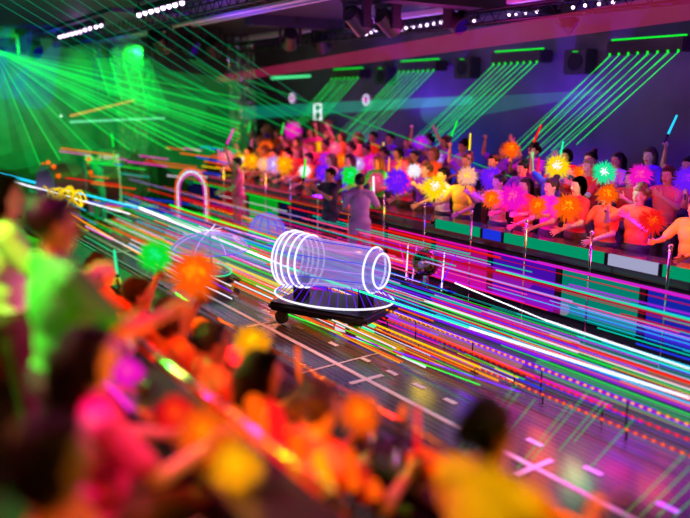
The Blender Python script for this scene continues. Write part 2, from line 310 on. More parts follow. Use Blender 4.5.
def make_pose(name, rt, lt, seated=False, rgrip=True, lgrip=False, stance=.12, lean=0.0):
    """rt / lt: wrist targets relative to the chest top; person faces +Y"""
    dz = -.45 if seated else 0
    def P(x, y, z): return Vector((x, y + lean * max(0, (z - .95)), z + dz))
    sh = {1: P(.175, 0, 1.40), -1: P(-.175, 0, 1.40)}
    b = B()
    def torso(b, g):
        sph(b, P(0, 0, 1.27), 1, 3, (.158 + g, .105 + g, .17 + g)); sph(b, P(0, .005, 1.10), 1, 3, (.138 + g, .10 + g, .15 + g)); sph(b, P(0, -.01, .96), 1, 3, (.16 + g, .115 + g, .12 + g))
        for s in (1, -1): capsule(b, P(.06 * s, 0, 1.425), sh[s], .05 + g, .052 + g)
    torso(b, 0)
    capsule(b, P(0, -.01, 1.42), P(0, .005, 1.54), .056, .05)
    hd = P(0, .0, 1.6)
    sph(b, hd + Vector((0, -.008, .022)), 1, 3, (.074, .094, .100)); sph(b, hd + Vector((0, .022, -.045)), 1, 3, (.056, .066, .066)); sph(b, hd + Vector((0, .062, -.095)), 1, 2, (.022, .02, .016))
    capsule(b, hd + Vector((0, .083, .018)), hd + Vector((0, .104, -.022)), .008, .0135)
    for s in (1, -1):
        sph(b, hd + Vector((.077 * s, -.005, -.005)), 1, 2, (.010, .02, .031)); capsule(b, hd + Vector((.014 * s, .088, .036)), hd + Vector((.05 * s, .072, .038)), .009, .008)
        sph(b, hd + Vector((.036 * s, .066, -.022)), 1, 2, (.02, .016, .016))
    sph(b, hd + Vector((0, .083, -.052)), 1, 2, (.024, .012, .0075)); sph(b, hd + Vector((0, .080, -.062)), 1, 2, (.020, .012, .0075))
    info = {}
    sl = B(); torso(sl, .016); capsule(sl, P(0, -.005, 1.40), P(0, -.005, 1.455), .07, .062)
    for s, tgt, gr in ((1, rt, rgrip), (-1, lt, lgrip)):
        t = P(tgt[0] * s, tgt[1], tgt[2]); el, w = ik(sh[s], t, .28, .25, (s * .6, -.25, -.7))
        capsule(b, sh[s], el, .048, .038); capsule(b, el, w, .038, .025)
        d = (w - el).normalized(); ax = Vector((0, 0, 1)) if abs(d.z) < .8 else Vector((0, -1, .3)); ax = Vector((0, -.2 * 1, 1)) if abs(d.z) < .8 else Vector((0, -1, .3))
        gc, axs = hand(b, w, d, ax, s if d.dot(Vector((0, 0, 1))) < 2 else s, gr); info[s] = (gc, axs)
        capsule(sl, sh[s], sh[s].lerp(el, .75), .062, .056)
        info[('sleeve', s)] = (el, w)
    hips = {s: P(.09 * s, 0, .93) for s in (1, -1)}; tr = B(); 
    sph(tr, P(0, -.01, .95), 1, 3, (.185, .142, .13))
    for s in (1, -1):
        if seated: kn, an = Vector((s * .11, .44, .50)), Vector((s * .11, .40, .09)); hp = Vector((s * .09, 0, .5))
        else: kn, an, hp = Vector((s * (stance - .01), .03, .49)), Vector((s * stance, 0, .09)), hips[s]
        capsule(b, hp, kn, .082, .055); capsule(b, kn, an, .055, .036); capsule(tr, hp, kn, .094, .070); capsule(tr, kn, an + Vector((0, 0, .02)), .070, .055)
        sh_ = an + Vector((0, .02, -.04)); capsule(b, an, an + Vector((0, -.01, -.045)), .036, .034); capsule(b, an + Vector((0, 0, -.045)), an + Vector((0, .15, -.055)), .036, .028)
        info[('foot', s)] = an
    def seatcheck(m): return m
    body = remesh(b, name + '_body', VOX, [M['skin'], M['eye'], M['iris'], M['lip']], 2)
    for p in body.polygons:
        c = p.center - hd
        if c.y > .05 and abs(c.x) < .03 and -.068 < c.z < -.045: p.material_index = 3
    bm = B(); bm.from_mesh(body)
    for s in (1, -1):
        n0 = len(bm.faces); sph(bm, hd + Vector((.031 * s, .078, .014)), .0125, 2, (1.15, 1, .7)); bm.faces.ensure_lookup_table()
        for f in bm.faces[n0:]: f.material_index = 1; f.smooth = True
        n0 = len(bm.faces); sph(bm, hd + Vector((.031 * s, .086, .014)), .0065, 2); bm.faces.ensure_lookup_table()
        for f in bm.faces[n0:]: f.material_index = 2; f.smooth = True
    bm.to_mesh(body); bm.free()
    shirt = remesh(sl, name + '_shirt', .014, [M['cloth']], 3); trousers = remesh(tr, name + '_trousers', .016, [M['cloth']], 3)
    shoes = []
    for s in (-1, 1):
        q = B(); an = info[('foot', s)]; capsule(q, an + Vector((0, -.02, -.042)), an + Vector((0, .16, -.05)), .046, .038, 14)
        shoes.append(mesh(q, 'shoe', M['plastic'], True))
    return dict(body=body, shirt=shirt, trousers=trousers, shoes=shoes, head=hd, info=info, seated=seated)
def hair_mesh(style):
    b = B(); V = Vector
    sph(b, (0, -.024, .038), 1, 3, (.088, .094, .100))
    sph(b, (0, .045, .085), 1, 2, (.06, .045, .035))
    if style in ('bob', 'long'):
        sph(b, (0, -.052, -.01), 1, 3, (.098, .068, .12))
        for s in (1, -1): capsule(b, V((.08 * s, -.005, .03)), V((.082 * s, .0, -.075)), .022, .018)
    if style == 'long':
        capsule(b, V((0, -.075, 0)), V((0, -.105, -.24)), .085, .06); 
    if style == 'bun': sph(b, (0, -.075, .135), .045, 3)
    if style == 'curly':
        rr = random.Random(3)
        for k in range(46):
            a, e_ = rr.uniform(0, 6.28), rr.uniform(-.4, 1.5); v = V((math.cos(a) * math.cos(e_), math.sin(a) * math.cos(e_), math.sin(e_)))
            if v.y > .45 and v.z < .75: continue
            sph(b, V((0, -.03, .035)) + V((v.x * .095, v.y * .095, v.z * .11)), .032, 1)
    return remesh(b, style + '_hair', .009, [M['hair']], 2)
HAIR = {s: hair_mesh(s) for s in ('short', 'bob', 'long', 'bun', 'curly')}
HW = {'short': 'short', 'bob': 'bobbed', 'long': 'long', 'bun': 'bunned', 'curly': 'curly'}
POSES = {
    'arm_up': make_pose('arm_up', (.27, .16, 1.80), (.20, .34, 1.08)),
    'arms_up': make_pose('arms_up', (.30, .14, 1.78), (.30, .14, 1.78), lgrip=False),
    'arm_high': make_pose('arm_high', (.24, .30, 1.62), (.16, .36, 1.15)),
    'hands_fwd': make_pose('hands_fwd', (.16, .40, 1.42), (.12, .38, 1.38)),
    'arm_low': make_pose('arm_low', (.20, .38, 1.20), (.18, .34, 1.08)),
    'sit_up': make_pose('sit_up', (.27, .18, 1.78), (.18, .34, 1.12), seated=True),
    'sit_high': make_pose('sit_high', (.25, .34, 1.52), (.16, .36, 1.12), seated=True),
    'sit_fwd': make_pose('sit_fwd', (.18, .38, 1.22), (.16, .36, 1.14), seated=True)}
PW = {'arm_up': 'one arm up', 'arms_up': 'both arms up', 'arm_high': 'one arm raised forward', 'hands_fwd': 'hands at face height', 'arm_low': 'hands low in front',
      'sit_up': 'one arm up', 'sit_high': 'one arm raised forward', 'sit_fwd': 'hands low in front'}
SK = [(.62, .38, .27, 1), (.5, .28, .18, 1), (.7, .46, .34, 1)]
HC = {'black': (.008, .006, .007, 1), 'brown': (.05, .02, .008, 1), 'fair': (.35, .2, .07, 1)}
def person(x, y, z, rz, pose, top, hair, hcol, label, group, trousers='navy', long_hair=None):
    P = POSES[pose]; o = empty('person', (x, y, z), label, 'person', group, rz)
    link('body', P['body'], o, color=random.choice(SK)); link('shirt', P['shirt'], o, color=top); link('trousers', P['trousers'], o, color=trousers)
    for sm in P['shoes']: link('shoe', sm, o); link('hair', HAIR[hair], o, loc=P['head'], color=HC[hcol])
    return o
def grip_of(o, pose, s=1):
    g, ax = POSES[pose]['info'][s]; m = Matrix.Translation(o.location) @ Matrix.Rotation(o.rotation_euler.z, 4, 'Z')
    return m @ g, ((m.to_3x3() @ ax).normalized() * .5 + Vector((0, 0, .8))).normalized()
# props: a glowing stick and a glowing pom-pom, local +Z up the handle
q = B(); cyl(q, (0, 0, -.06), (0, 0, .05), .012); ST_H = mesh(q, 'handle', M['plastic'], True)
q = B(); capsule(q, Vector((0, 0, .06)), Vector((0, 0, .30)), .014, .012); ST_T = mesh(q, 'glowing_tube', M['glow'], True)
q = B(); capsule(q, Vector((0, 0, .06)), Vector((0, 0, .46)), .030, .026); BG_T = mesh(q, 'glowing_foam_tube', M['glow'], True)
q = B(); cyl(q, (0, 0, .045), (0, 0, .07), .017); ST_C = mesh(q, 'collar', M['blackmetal'])
def pom_mesh(seed, n=420, thick=.012):  # pom-poms are made up to give soft blobs of light a shape
    rr = random.Random(seed); b = B()
    for k in range(n):
        v = Vector((rr.gauss(0, 1), rr.gauss(0, 1), rr.gauss(0, 1))).normalized(); L = rr.uniform(.55, 1.1); c = v * L + Vector((0, 0, -.12 * L * L)); bent = v * L * .5
        t = thick * rr.uniform(.6, 1.6) * 4
        cyl(b, (0, 0, 0), bent, t * .6, t, 4); cyl(b, bent, c, t, t * .2, 4)
    return mesh(b, 'glowing_strands', M['pom'])
POM = [pom_mesh(i, 460, .008) for i in range(3)]
q = B(); sph(q, (0, 0, 0), .42, 3); POMC = mesh(q, 'glowing_core', M['glow'], True)
CORE = dict(orange='amber', yellow='white', amber='yellow', red='orange', green='mint', mint='white', magenta='pink', violet='purple', pink='peach', lilac='white', white='white', purple='magenta', blue='cyan', peach='yellow', rose='pink', crimson='red', teal='mint', cyan='white')
def prop(kind, g, ax, color, size, label, group):
    if kind in ('light_stick', 'foam_light_stick'):
        o = empty(kind, g, label, 'light stick', group); link('handle', ST_H, o); link('glowing_tube', ST_T if kind == 'light_stick' else BG_T, o, color=color); link('collar', ST_C, o)
        o.scale = (size,) * 3
    else:
        o = empty('light_blob_pom', g, label, 'pom-pom', group); link('handle', ST_H, o)
        p = link('glowing_strands', random.choice(POM), o, color=color); p.scale = (size,) * 3; p.location = (0, 0, .05 + size * .8)
        c = link('glowing_core', POMC, p, color=CORE.get(color, 'white')); c.scale = (1, 1, 1)
    o.rotation_mode = 'QUATERNION'; o.rotation_quaternion = ax.to_track_quat('Z', 'Y')
    return o
used = set()
TOPS = ['red', 'orange', 'amber', 'yellow', 'green', 'teal', 'blue', 'violet', 'purple', 'magenta', 'pink', 'lilac', 'white', 'peach', 'crimson', 'rose']
ROWS = {1: (7.98, .15, 'front row'), 2: (8.75, .30, 'middle row'), 3: (9.5, .45, 'back row')}
def far_person(row, y, pose, top, stand, hold=None):
    X, z, rn = ROWS[row]
    for _ in range(400):
        hs = random.choice(list(HAIR)); hc = random.choice(['black', 'black', 'brown', 'fair'] if _ < 20 else ['black', 'brown', 'fair'])
        key = (row, top, hs, hc)
        if key not in used: break
        if _ > 60 : top = random.choice(TOPS)
    used.add(key)
    lab = 'person in %s top with %s %s hair, %s, far %s' % (top, HW[hs], hc, PW[pose], rn)
    o = person(X, y, z, math.radians(90) + random.uniform(-.35, .25), pose, top, hs, hc, lab, 'audience in the far stand', random.choice(['navy', 'black', 'brown']))
    o.scale = (1, 1, random.uniform(.95, 1.03)); return o, (top, hs, hc, rn)
# blobs of light read off the photograph: (x, y, colour, row, size, kind)
FAR = [
    (266, 150, 'orange', 2, .24, 'p'), (284, 163, 'amber', 1, .22, 'p'), (293, 133, 'magenta', 3, .24, 'p'), (302, 150, 'pink', 2, .2, 'p'), (320, 143, 'amber', 3, .15, 'p'), (305, 168, 'white', 1, .14, 'p'),
    (326, 180, 'purple', 2, .16, 'p'), (341, 172, 'orange', 2, .18, 'p'), (323, 201, 'violet', 1, .18, 'p'), (350, 205, 'green', 1, .2, 'p'), (362, 183, 'lilac', 1, .2, 'p'), (388, 158, 'amber', 2, .16, 's'),
    (406, 159, 'amber', 2, .2, 'p'), (432, 181, 'yellow', 1, .22, 'p'), (437, 151, 'lilac', 3, .16, 'p'), (416, 168, 'magenta', 2, .2, 'p'), (470, 178, 'peach', 1, .16, 'p'), (492, 172, 'violet', 2, .2, 'p'),
    (491, 200, 'orange', 1, .15, 'p'), (516, 206, 'magenta', 1, .22, 'p'), (541, 214, 'orange', 1, .14, 'p'), (508, 148, 'orange', 3, .16, 'p'), (536, 160, 'red', 3, .16, 's'), (560, 169, 'yellow', 2, .19, 'p'),
    (586, 166, 'orange', 3, .15, 'p'), (601, 174, 'mint', 2, .17, 'p'), (637, 174, 'magenta', 2, .17, 'p'), (562, 192, 'white', 1, .13, 'p'), (606, 200, 'orange', 1, .15, 'p'), (656, 211, 'red', 1, .17, 'p'),
    (682, 222, 'orange', 1, .2, 'p'), (643, 240, 'violet', 1, .24, 'p'), (252, 190, 'amber', 1, .2, 'p'), (227, 178, 'pink', 1, .2, 'p'), (275, 186, 'peach', 1, .16, 'p'), (395, 200, 'rose', 1, .17, 'p'),
    (376, 170, 'lilac', 2, .15, 'p'), (686, 178, 'violet', 2, .18, 'p'), (455, 150, 'purple', 3, .16, 'p'), (240, 160, 'green', 2, .12, 's'), (529, 238, 'yellow', 1, .16, 'p'), (445, 205, 'pink', 1, .15, 's'), (335, 150, 'pink', 3, .16, 'p'), (575, 150, 'mint', 3, .14, 's')]
taken = {1: [], 2: [], 3: []}
pl = set()
POMTOP = dict(white='lilac', peach='peach', mint='teal', amber='amber')
for (px, py, c, row, size, kd) in FAR:
    X, z, rn = ROWS[row]; best = None
    for pose in ('arm_up', 'arm_high', 'hands_fwd', 'arm_low'):
        g, ax = POSES[pose]['info'][1]; m = Matrix.Rotation(math.radians(90), 3, 'Z'); gg = m @ g; aa = ((m @ ax).normalized() * .5 + Vector((0, 0, .8))).normalized()
        off = gg + aa * (.05 + size * .8 if kd == 'p' else .2)
        P = onx(px, py, X + off.x); err = abs(P.z - (z + off.z))
        if best is None or err < best[0]: best = (err, pose, P.y - off.y, P)
    err, pose, y, P = best
    while any(abs(y - t) < .44 for t in taken[row]): y += .1
    if y > 21: continue
    taken[row].append(y)
    o, (top, hs, hc, rn) = far_person(row, y, pose, c if random.random() < .65 and c in TOPS else random.choice(TOPS), 'far')
    g, ax = grip_of(o, pose)
    lab = '%s %s held by %s-topped person with %s %s hair, far %s' % (c, 'pom-pom-shaped light blob' if kd == 'p' else 'light stick', top, HW[hs], hc, rn)
    prop('light_blob_pom' if kd == 'p' else 'light_stick', g, ax, c, size if kd == 'p' else 1.1, lab, 'glowing things waved in the far stand')
    if R() < .5: point(g + Vector((-.25, 0, .1)), c, 9, .15)  # added point spreading the colour of the blob
# the rest of the audience between them
for row in (1, 2, 3):
    y = 3.6 + row * .3
    while y < (15.5 if row < 3 else 18):
        if all(abs(y - t) > .47 for t in taken[row]):
            pose = random.choice(list(POSES)[:5]); taken[row].append(y)
            top = random.choice(['violet', 'purple', 'magenta', 'pink', 'blue', 'crimson', 'rose', 'red', 'orange', 'lilac', 'violet'])
            o, (top, hs, hc, rn) = far_person(row, y, pose, top, 'far')
            if R() < .45:
                g, ax = grip_of(o, pose); c = random.choice(['red', 'pink', 'magenta', 'green', 'orange', 'violet', 'cyan', 'yellow'])
                prop('light_stick', g, ax, c, 1.2, '%s light stick held by %s-topped person with %s %s hair, far %s' % (c, top, HW[hs], hc, rn), 'glowing things waved in the far stand')
        y += .2
# added points that tint the far crowd in the colours of the blobs
for (px, py, c, z) in [(270, 150, 'orange', 0), (300, 140, 'magenta', 0), (350, 200, 'green', 0), (430, 175, 'yellow', 0), (515, 205, 'magenta', 0), (560, 165, 'orange', 0), (600, 175, 'mint', 0), (645, 235, 'violet', 0), (680, 225, 'orange', 0), (480, 190, 'violet', 0), (390, 170, 'red', 0), (320, 195, 'violet', 0)]:
    point(onx(px, py, 7.55), c, 22, .2)

# ------------------------------------------------------------------ near audience, seen from behind
q = B(); bx(q, (0, 0, .44), (.44, .42, .07)); bmesh.ops.bevel(q, geom=q.edges[:], offset=.02, segments=2, affect='EDGES'); CH_S = mesh(q, 'seat', M['seat'])
q = B(); bx(q, (0, -.22, .70), (.42, .05, .38), Matrix.Rotation(.12, 4, 'X')); bmesh.ops.bevel(q, geom=q.edges[:], offset=.02, segments=2, affect='EDGES'); CH_B = mesh(q, 'backrest', M['seat'])
CH_L = []
for sx in (-1, 1):
    for sy in (-1, 1):
        q = B(); cyl(q, (sx * .19, sy * .18, 0), (sx * .17, sy * .16, .41), .014); CH_L.append(mesh(q, 'leg', M['chrome'], True))
NR = {1: (1.62, .401), 2: (.68, .801), 3: (.38, .801)}
def solve_y(px, X, z):
    lo, hi = .8, 20
    for _ in range(50):
        mid = (lo + hi) / 2
        if pj((X, mid, z))[0] > px: lo = mid
        else: hi = mid
    return lo
NEAR = [  # px of the head, row, standing?, top, hair, haircolour, pose, prop, propcolour, propsize
    (18, 1, 0, 'green', 'short', 'black', 'sit_high', None, None, 0), (52, 2, 1, 'green', 'short', 'black', 'arm_low', None, None, 0), (2, 2, 1, 'white', 'bob', 'brown', 'arm_low', None, None, 0),
    (60, 1, 0, 'peach', 'long', 'black', 'sit_fwd', 's', 'mint', 1), (102, 1, 0, 'orange', 'curly', 'black', 'sit_high', 'p', 'green', .15), (138, 1, 0, 'orange', 'short', 'fair', 'sit_high', 'p', 'orange', .20),
    (172, 1, 0, 'amber', 'bob', 'brown', 'sit_fwd', 'p', 'amber', .14), (212, 1, 0, 'red', 'short', 'black', 'sit_fwd', 's', 'orange', 1), (262, 1, 0, 'orange', 'long', 'brown', 'sit_fwd', 'p', 'orange', .12),
    (318, 1, 0, 'orange', 'curly', 'brown', 'sit_fwd', 's', 'red', 1.0), (492, 1, 2, 'yellow', 'curly', 'black', 'arm_low', None, None, 0),
    (640, 1, 0, 'orange', 'bob', 'brown', 'sit_high', 's', 'amber', 1.2),
    (52, 3, 0, 'amber', 'bob', 'brown', 'sit_fwd', None, None, 0), (88, 2, 0, 'magenta', 'long', 'black', 'sit_fwd', None, None, 0)]
nuse = set()
for (px, row, st, top, hs, hc, pose, pk, pc, ps) in NEAR:
    X, z = NR[row]; hz = z + (1.62 if st == 1 else 1.45 if st else 1.17)
    y = solve_y(px, X, hz)
    o = person(X, y, z, math.radians(-90 + random.uniform(-12, 12)), pose, top, hs, hc, '%s-topped person with %s %s hair %s, %s near row' % (top, HW[hs], hc, 'standing' if st else 'seated with ' + PW[pose], 'lower' if row == 1 else 'upper' if row == 2 else 'last'), 'audience in the near stand', random.choice(['navy', 'black', 'brown']))
    if st == 2: o.scale = (.9, .9, .9)
    if not st:
        e = empty('dining_chair', (X, y, z), 'red vinyl chair under the %s-topped person with %s %s hair, near stand' % (top, HW[hs], hc), 'chair', 'chairs of the near stand', o.rotation_euler.z)
        link('seat', CH_S, e); link('backrest', CH_B, e)
        for m in CH_L: link('leg', m, e)
        e.scale = (1, 1, .86)
    if pk:
        g, ax = grip_of(o, pose); nm = {'p': 'light_blob_pom', 's': 'light_stick', 'b': 'foam_light_stick'}[pk]
        prop(nm, g, ax, pc, ps, '%s %s held by the seated person with %s %s hair and %s top' % (pc, {'p': 'pom-pom-shaped light blob', 's': 'light stick', 'b': 'thick foam light stick'}[pk], HW[hs], hc, top), 'glowing things held in the near stand')
def on_near(px, X, z): return Vector((X, solve_y(px, X, z), z))
# thick light sticks in the foreground, the leaning bunch put in to blur into an orange glow: base pixel, tip pixel, plane X, radius, colour
def big_stick(a, b_, X, r, c, label, soft=False):
    A, Z = onx(a[0], a[1], X), onx(b_[0], b_[1], X); o = empty('foam_light_stick', A, label, 'light stick', 'thick light sticks in the foreground')
    D = (Z - A); L = D.length; o.rotation_mode = 'QUATERNION'; o.rotation_quaternion = D.to_track_quat('Z', 'Y')
    q = B(); capsule(q, Vector((0, 0, .07)), Vector((0, 0, L - r)), r, r * .85, 20); t = obj('glowing_foam_tube', q, M['glow'], o, color=c, smooth=True)
    q = B(); cyl(q, (0, 0, -.05), (0, 0, .07), r * .6); obj('handle', q, M['plastic'], o, smooth=True)
    q = B(); cyl(q, (0, 0, .045), (0, 0, .075), r * 1.03); obj('collar', q, M['blackmetal'], o)
    point((A + Z) / 2 + Vector((-.1, 0, .15)), c, 2.0, .1)
    return o
for a in [
    ((236, 500), (212, 428), 1.42, 0.041, 'orange', 'leftmost orange foam stick of the leaning bunch'),
    ((252, 505), (232, 405), 1.44, 0.046, 'orange', 'second orange foam stick from the left in the leaning bunch'),
    ((268, 508), (252, 392), 1.46, 0.049, 'orange', 'tallest orange foam stick in the middle of the leaning bunch'),
    ((282, 508), (274, 400), 1.50, 0.043, 'red', 'reddish foam stick right beside the tallest orange one'),
    ((300, 512), (296, 432), 1.52, 0.041, 'orange', 'upright orange foam stick right of the bunch'),
    ((336, 512), (316, 450), 1.55, .030, 'amber', 'amber foam stick leaning left beside the tumblers'),
    ((356, 506), (350, 448), 1.62, .026, 'orange', 'orange foam stick right of the leaning amber one'),
    ((378, 516), (372, 478), 1.62, .026, 'orange', 'short orange foam stick below the empty tumblers'),
    ((196, 480), (180, 430), 1.35, .018, 'brown', 'dim brown light stick on the rear counter'),
    ((150, 445), (164, 405), 1.12, .013, 'red', 'bright red light stick standing in a dark cup'),
    ((141, 430), (139, 376), 1.15, .013, 'red', 'red light stick behind the one in a dark cup'),
    ((68, 358), (74, 332), 1.15, .017, 'yellow', 'yellow-white light stick standing between two bottles'),
    ((400, 430), (404, 404), 2.05, .018, 'orange', 'small orange light stick over the empty glasses'),
    ((640, 518), (620, 494), 1.9, .018, 'orange', 'small orange light stick at the lower right corner')]:
    big_stick(*a)
for (px, py, X, c, e) in [(150, 300, 1.9, 'orange', 16), (240, 400, 2.2, 'orange', 18), (300, 420, 2.3, 'orange', 14), (70, 345, 1.3, 'amber', 4), (480, 440, 1.2, 'yellow', 8), (640, 480, 2.2, 'orange', 10),
                          (30, 330, 1.3, 'green', 12), (140, 250, 2.2, 'green', 20), (100, 400, 1.0, 'magenta', 5), (60, 470, .9, 'amber', 3), (230, 340, 2.2, 'red', 12), (180, 440, 1.3, 'red', 4)]:
    point(onx(px, py, X), c, e, .15)  # unseen points added to lift the coloured glow of the foreground
for px, c, r, w in ((176, 'red', .10, 'left of the leaning foam sticks'), (205, 'orange', .13, 'against the leftmost leaning foam stick'), (128, 'magenta', .09, 'behind the crumpled lilac bag'), (236, 'amber', .11, 'at the foot of the leaning foam sticks')):  # added pom-poms that fill the counter with red and orange glow
    P = on_near(px, 1.08, 1.461 + r * 1.05); o = empty('light_blob_pom', P, '%s pom-pom-shaped glow lying on the upper counter %s' % (c, w), 'pom-pom', 'added glowing pom-poms on the upper counter')
    p = link('glowing_strands', POM[0], o, color=c); p.scale = (r,) * 3; link('glowing_core', POMC, p, color=CORE[c]); point(P + Vector((-.1, .1, .3)), c, 3, .1)
point(onx(40, 440, .5) + Vector((-.5, 0, .5)), 'amber', 8, .1)  # added to brighten the dark amber-topped person
# bottles, glasses, cups
def bottle(P, h, c, label):
    o = empty('bottle', P, label, 'bottle'); s = h / .24
    q = B(); lathe(q, [(.030 * s, 0), (.032 * s, .01 * s), (.032 * s, .13 * s), (.012 * s, .18 * s), (.012 * s, .225 * s)], n=18); obj('bottle_body', q, M['bottle'], o, color=c, smooth=True)
    q = B(); cyl(q, (0, 0, .226 * s), (0, 0, .242 * s), .014 * s); obj('cap', q, M['card'], o, color='white')
    q = B(); lathe(q, [(.0328 * s, .04 * s), (.0330 * s, .045 * s), (.0330 * s, .10 * s), (.0328 * s, .105 * s)], n=18); obj('bottle_label', q, M['card'], o, color='peach')
def glass(P, r, h, label, m='glass', nm='glass_tumbler', cat='glass'):
    o = empty(nm, P, label, cat); q = B(); n = 24
    lathe(q, [(r * .8, 0), (r, h), (r * .93, h), (r * .75, .012), (r * .05, .011)], n=n); obj('cup_body', q, M[m], o, smooth=True)
    q = B(); tube(q, [(r * .965 * math.cos(t), r * .965 * math.sin(t), h) for t in [k * 2 * math.pi / 24 for k in range(24)]], .0025, 6, True); obj('rim', q, M['chrome'] if m == 'glass' else M['plastic'], o)
bottle(on_near(54, 1.2, 1.461), .2, 'peach', 'clear bottle left of the yellow light stick on the counter')
bottle(on_near(85, 1.2, 1.461), .2, 'rose', 'clear bottle right of the yellow light stick on the counter')
glass(on_near(372, 2.16, 1.131), .036, .10, 'empty tumbler on the counter, left of the pair'); glass(on_near(396, 2.12, 1.131), .042, .09, 'empty wide tumbler on the counter, right of the pair')
glass(on_near(143, 1.1, 1.461), .034, .07, 'dark cup holding the red light stick', 'plastic', 'drinking_cup', 'cup'); glass(on_near(160, 1.08, 1.461), .038, .06, 'dark cup right of the red light stick', 'plastic', 'drinking_cup', 'cup')
def cube_item(nm, P, s, c, rz, label, cat, m='card'):
    o = empty(nm, P, label, cat, rz=rz); q = B(); bx(q, (0, 0, s[2] * .42), (s[0], s[1], s[2] * .84)); bmesh.ops.bevel(q, geom=q.edges[:], offset=.004, segments=2, affect='EDGES'); obj('box_body', q, M[m], o, color=c)
    q = B(); bx(q, (0, 0, s[2] * .92), (s[0] * 1.04, s[1] * 1.04, s[2] * .16)); obj('lid', q, M[m], o, color=c); return o
cube_item('snack_box', on_near(428, 2.2, 1.131), (.12, .17, .07), 'orange', .3, 'orange snack box on the counter right of the tumblers', 'box')
cube_item('snack_box', on_near(200, 2.2, 1.131), (.10, .12, .06), 'yellow', .2, 'yellow snack box on the counter beside the red-topped person', 'box')
cube_item('snack_box', on_near(672, 2.2, 1.131), (.10, .12, .12), 'amber', .1, 'tall amber box at the lower right corner on the counter', 'box')
# crumpled clear bag
q = B(); bmesh.ops.create_icosphere(q, subdivisions=4, radius=1)
for v in q.verts:
    nn = noise.noise(v.co * 2.2); v.co = Vector((v.co.x * .09, v.co.y * .14, (v.co.z * .5 + .5) * .16)) * (1 + .5 * nn)
lo_ = min(v.co.z for v in q.verts); bmesh.ops.translate(q, verts=q.verts, vec=(0, 0, -lo_))
tag(obj('plastic_bag', q, mat('lilac_film', (.5, .35, .8, 1), .25, alpha=.7), loc=on_near(118, 1.16, 1.463)), 'crumpled lilac plastic bag on the counter beside the red light stick', 'bag')

# ------------------------------------------------------------------ show floats
def float_base(o, L, Wd, h, c):
    q = B(); bx(q, (0, 0, h), (Wd, L, .12)); bmesh.ops.bevel(q, geom=q.edges[:], offset=.04, segments=3, affect='EDGES'); obj('platform', q, M['blackmetal'], o)
    for sx in (-1, 1):
        for sy in (-1, 1):
            q = B(); cyl(q, (sx * (Wd / 2 - .08), sy * L * .36, .09), (sx * (Wd / 2 - .02), sy * L * .36, .09), .09, n=20); obj('wheel', q, M['plastic'], o)
def ring(b, c, ax1, ax2, r, t=None, n=28, a0=0, a1=2 * math.pi):
    pts = [Vector(c) + Vector(ax1) * math.cos(a0 + (a1 - a0) * k / n) + Vector(ax2) * math.sin(a0 + (a1 - a0) * k / n) for k in range(n + (0 if a1 - a0 > 6.2 else 1))]
    tube(b, pts, r, 6, a1 - a0 > 6.2)
# barrel-shaped carriage
P = onz(333, 323, 0); P.z = .012
o = empty('barrel_float', P, 'barrel shaped float with white light hoops in mid aisle', 'parade float', rz=.42)
float_base(o, 1.5, .9, .22, 'white'); o.scale = (1, 1, 1)
film = mat('violet_film', (.35, .3, .85, 1), .25, alpha=.55, emit=(.3, .3, .9, 1), es=.45)
q = B(); n = 36
prof = [(-.72, .20), (-.66, .27), (-.3, .29), (.1, .30), (.4, .33), (.62, .37), (.72, .34)]
rings = [[q.verts.new((math.cos(2 * math.pi * k / n) * r, y, .78 + math.sin(2 * math.pi * k / n) * r)) for k in range(n)] for y, r in prof]
for a_, b_ in zip(rings, rings[1:]):
    for k in range(n): q.faces.new((a_[k], a_[(k + 1) % n], b_[(k + 1) % n], b_[k]))
obj('barrel_body', q, film, o, smooth=True)
for k in range(14):
    a_ = 2 * math.pi * k / 14; q = B(); tube(q, [(math.cos(a_) * (r + .004), y, .78 + math.sin(a_) * (r + .004)) for y, r in prof[1:]], .0045, 5); obj('light_rib', q, M['beam'], o, color='lilac' if k % 2 else 'blue')
for y, r in ((.72, .36), (.64, .385), (.56, .375), (.46, .36), (.36, .35), (-.62, .29), (-.72, .22)):
    q = B(); ring(q, (0, y, .78), (r, 0, 0), (0, 0, r), .013); obj('light_hoop', q, M['glow'], o, color='white', smooth=True)
q = B(); ring(q, (0, 0, .36), (.56, 0, 0), (0, .85, 0), .014, n=40); obj('rim_light', q, M['glow'], o, color='white', smooth=True)
q = B()
for k in range(40):
    a_ = 2 * math.pi * k / 40; cyl(q, (.55 * math.cos(a_), .84 * math.sin(a_), .36), (.33 * math.cos(a_), .6 * math.sin(a_), .58), .005, n=6)
obj('skirt_frame', q, M['beam'], o, color='violet')
for y in (-.5, .5):
    q = B(); bx(q, (0, y, .4), (.3, .06, .3)); obj('cradle', q, M['blackmetal'], o)
